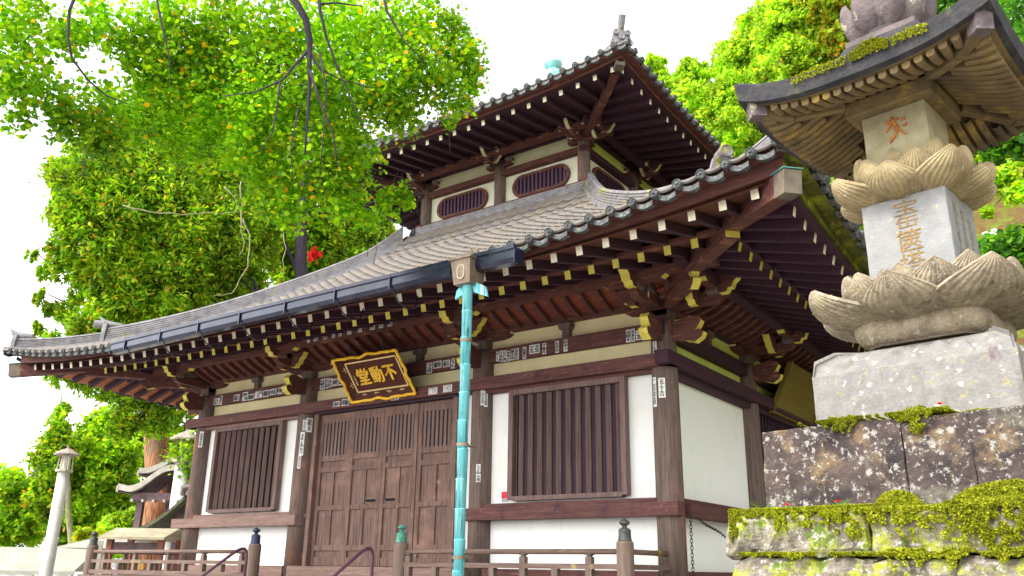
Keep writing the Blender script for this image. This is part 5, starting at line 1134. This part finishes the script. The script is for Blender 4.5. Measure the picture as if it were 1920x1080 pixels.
# shrine with curved gables
def curved_roof(par, name, T, L, W, h, z0, lip, m, under, karahafu=False):
    """roof of half width W along local x, ridge along local y of length L; concave flare"""
    mb = MB(T); Q = np.linspace(-1, 1, 33)
    def zz(q):
        a = abs(q)
        if karahafu: return z0+h*(.5+.5*math.cos(min(1, a*1.25)*math.pi))+.10*max(0, a-.8)*5*h
        return z0+h*((1-a)**1.55)+.10*h*a**6
    top = [[Vector((q*W, y, zz(q)+.10*h*abs(y/(L/2))**4)) for y in np.linspace(-L/2, L/2, 9)] for q in Q]; mb.grid(top); o = mb.build(name, m, par, smooth=True)
    for yy in (-L/2, L/2):
        mb = MB(T); mb.grid([[Vector((q*W, yy, zz(q)+.10*h)), Vector((q*W, yy, zz(q)+.10*h-lip)), Vector((q*W*.96, yy*.96, zz(q)+.10*h-lip-.01)), Vector((q*W*.96, yy*.9, zz(q)+.10*h-lip*.4))] for q in Q]); mb.build('gable_edge', under, par)
    for s in (-1, 1):
        mb = MB(T); mb.box((s*W-.04, -L/2, zz(1)-lip), (s*W+.02, L/2, zz(1)+.01)); mb.build('eave_edge', under, par)
    mb = MB(T); mb.grid([[Vector((q*W*.97, y, zz(q)-lip*.8)) for y in (-L/2, L/2)] for q in Q]); mb.build('roof_underside', SHR_D, par); return o
SP = at(352, 1062, 28); sh = thing('shrine_building', 'small shrine with curved green copper roofs behind the hall corner', 'shrine', (SP.x, SP.y, G))
c = at(352, 905, 28); ST = Matrix.Translation((c.x, c.y, 0)) @ Matrix.Rotation(math.radians(35), 4, 'Z')
zr = at(300, 890, 28).z; zt = at(350, 845, 28).z; zlow = at(240, 925, 28).z
curved_roof(sh, 'main_roof', ST @ Matrix.Translation((0, .9, 0)), 2.0, 1.5, zt-zr+.15, zr+.05, .16, SHR_R, SHR_E)
curved_roof(sh, 'porch_roof', ST @ Matrix.Translation((0, -.7, 0)), 1.2, 1.5, .62, zlow+.10, .17, SHR_R, SHR_E, True)
m = MB(ST); m.box((-1.15, -1.15, zlow-.24), (1.15, -1.05, zlow-.02)); m.build('tie_beam', SHR_D, sh)
for i in range(8): m = MB(ST); m.box((-1.10+i*.31, -1.24, zlow-.28), (-1.04+i*.31, -1.04, zlow-.21)); m.build('rafter_end', SHR_E, sh)
for x in (-.9, .9):
    for y in (-1.0, 1.2): m = MB(ST); m.box((x-.09, y-.09, G), (x+.09, y+.09, zlow)); m.build('shrine_post', SHR_D, sh)
m = MB(ST); m.box((-.55, -.1, G), (1.0, 1.5, zr)); m.build('shrine_wall', SHR_D, sh)
m = MB(ST); m.lathe((.3, -1.2, zlow+.22), [(.01, -.08), (.12, 0), (.01, .08)], 10); m.build('gable_carving', SHR_D, sh)
# gate roof with a swept edge, board roof, lean-to
c = at(335, 975, 24); gt = thing('gate_roof', 'dark mossy gate roof with an upswept edge behind the corner column', 'gate', (c.x, c.y, G))
GT = Matrix.Translation((c.x, c.y, 0)) @ Matrix.Rotation(math.radians(35), 4, 'Z'); m = MB(GT); z0 = at(300, 997, 24).z; z1 = at(345, 935, 24).z; R = []
for q in np.linspace(0, 1, 12):
    x = -.75+q*1.3; z = z0+(z1-z0)*q**1.7; R.append([Vector((x, -1.2, z-.09)), Vector((x, -1.2, z)), Vector((x, 1.2, z)), Vector((x, 1.2, z-.09))])
m.grid(R, closed=True); m.build('swept_roof', mat('mossy_bark_roof', (.14, .14, .08), .9, dark=(.05, .06, .04), scale=8), gt)
m = MB(GT); m.box((.2, -.8, G), (.5, -.5, z1-.1)); m.build('gate_post', SHR_D, gt); m = MB(GT); m.box((.2, .5, G), (.5, .8, z1-.1)); m.build('gate_post', SHR_D, gt)
m = MB(GT); m.tube([(.48, -1.22, z1-.02), (.5, -1.22, z1+.16), (.66, -1.22, z1+.2), (.7, -1.22, z1+.34)], [.07, .09, .07, .04], 8); m.build('ridge_ornament', TILE, gt)
c = at(288, 1005, 21); bs = thing('board_shelter', 'low shelter with a pale board roof and yellow timber panels behind the railing', 'shelter', (c.x, c.y, G))
BT = Matrix.Translation((c.x, c.y, 0)) @ Matrix.Rotation(math.radians(35), 4, 'Z'); zb1 = at(290, 995, 21).z; zb0 = at(270, 1009, 21).z
m = MB(BT); m.hexa([(-.85, -.75, zb0-.05), (.55, -.75, zb0-.05), (.55, 0, zb1), (-.85, 0, zb1), (-.85, -.75, zb0), (.55, -.75, zb0), (.55, 0, zb1+.05), (-.85, 0, zb1+.05)]); m.build('roof_board', mat('pale_board', (.42, .36, .24), .8, scale=3), bs)
m = MB(BT); m.hexa([(-.85, .03, zb1), (.55, .03, zb1), (.55, .78, zb0-.05), (-.85, .78, zb0-.05), (-.85, .03, zb1+.05), (.55, .03, zb1+.05), (.55, .78, zb0), (-.85, .78, zb0)]); m.build('roof_board', MATS['pale_board'], bs)
for x in (-.7, .4):
    for y in (-.5, .5): m = MB(BT); m.box((x-.06, y-.06, G), (x+.06, y+.06, zb0-.02)); m.build('shelter_post', mat('red_brown_timber', (.26, .10, .06), .8, scale=5), bs)
m = MB(BT); m.box((-.7, -.52, zb0-.26), (.4, -.46, zb0-.1)); m.build('cross_beam', SHR_D, bs)
for x in (-.55, -.2, .12): m = MB(BT); m.box((x, -.3, G+.4), (x+.2, -.24, zb0-.5)); m.build('timber_panel', YELW, bs)
c = at(215, 1018, 26); lt_ = thing('market_tent', 'small white tent roof with pale lettering banner beside the board shelter', 'tent', (c.x, c.y, G))
LT = Matrix.Translation((c.x, c.y, 0)) @ Matrix.Rotation(math.radians(35), 4, 'Z'); z1 = at(230, 1010, 26).z; z0 = at(230, 1030, 26).z
m = MB(LT); m._a([(-1.1, -1, z0), (1.1, -1, z0), (1.1, 1, z0), (-1.1, 1, z0), (-.2, 0, z1+.1), (.5, 0, z1+.1)], [(0, 1, 5, 4), (1, 2, 5), (2, 3, 4, 5), (3, 0, 4)]); m.build('tent_roof', CANVAS, lt_)
for x in (-1.05, 1.05):
    for y in (-.95, .95): m = MB(LT); m.box((x-.02, y-.02, G), (x+.02, y+.02, z0)); m.build('tent_pole', WHITEP, lt_)
c = at(60, 1045, 34); tn = thing('festival_tent', 'large white canvas tent with a scalloped valance below the woods', 'tent', (c.x, c.y, G))
TT = Matrix.Translation((c.x, c.y, 0)) @ Matrix.Rotation(math.radians(38), 4, 'Z'); z1 = at(60, 1029, 34).z+.05; z0 = at(60, 1070, 34).z; m = MB(TT); R = []
for q in np.linspace(0, 1, 12): R.append([Vector((x, -1.6+1.6*q, z0+(z1-z0)*q+.03*math.sin(x*3)*(1-q)-.05*math.sin(q*math.pi))) for x in np.linspace(-3.4, 2.15, 30)])
for q in np.linspace(0, 1, 12)[1:]: R.append([Vector((x, 1.6*q, z1-(z1-z0)*q)) for x in np.linspace(-3.4, 2.15, 30)])
m.grid(R); m.build('tent_roof', CANVAS, tn, smooth=True)
m = MB(TT); m.grid([[Vector((x, -1.61, z0+.01)), Vector((x, -1.62, z0-.10-.05*abs(math.sin(x*6)))) ] for x in np.linspace(-3.4, 2.15, 90)]); m.build('valance', CANVAS, tn)
m = MB(TT); m._a([(2.15, -1.6, z0), (2.15, 1.6, z0), (2.15, 0, z1)], [(0, 1, 2)]); m.build('tent_end', CANVAS, tn)
for x in (-3.3, -.6, 2.1): 
    for y in (-1.55, 1.55): m = MB(TT); m.box((x-.03, y-.03, G), (x+.03, y+.03, z0)); m.build('tent_pole', mat('red_brown_pole', (.3, .10, .07), .7), tn)
c = at(172, 1045, 22); pn = thing('white_signpost', 'flat white board post standing just behind the end newel post', 'sign', (c.x, c.y, G)); m = MB(); m.T = Matrix.Translation((c.x, c.y, 0)) @ Matrix.Rotation(.9, 4, 'Z')
zt = at(172, 1012, 22).z; m.box((-.10, -.03, G), (.10, .03, zt)); m.build('board', WHITEP, pn); m = MB(m.T); m.box((.11, -.04, G), (.19, .04, zt-.02)); m.build('edge_post', SHR_E, pn)
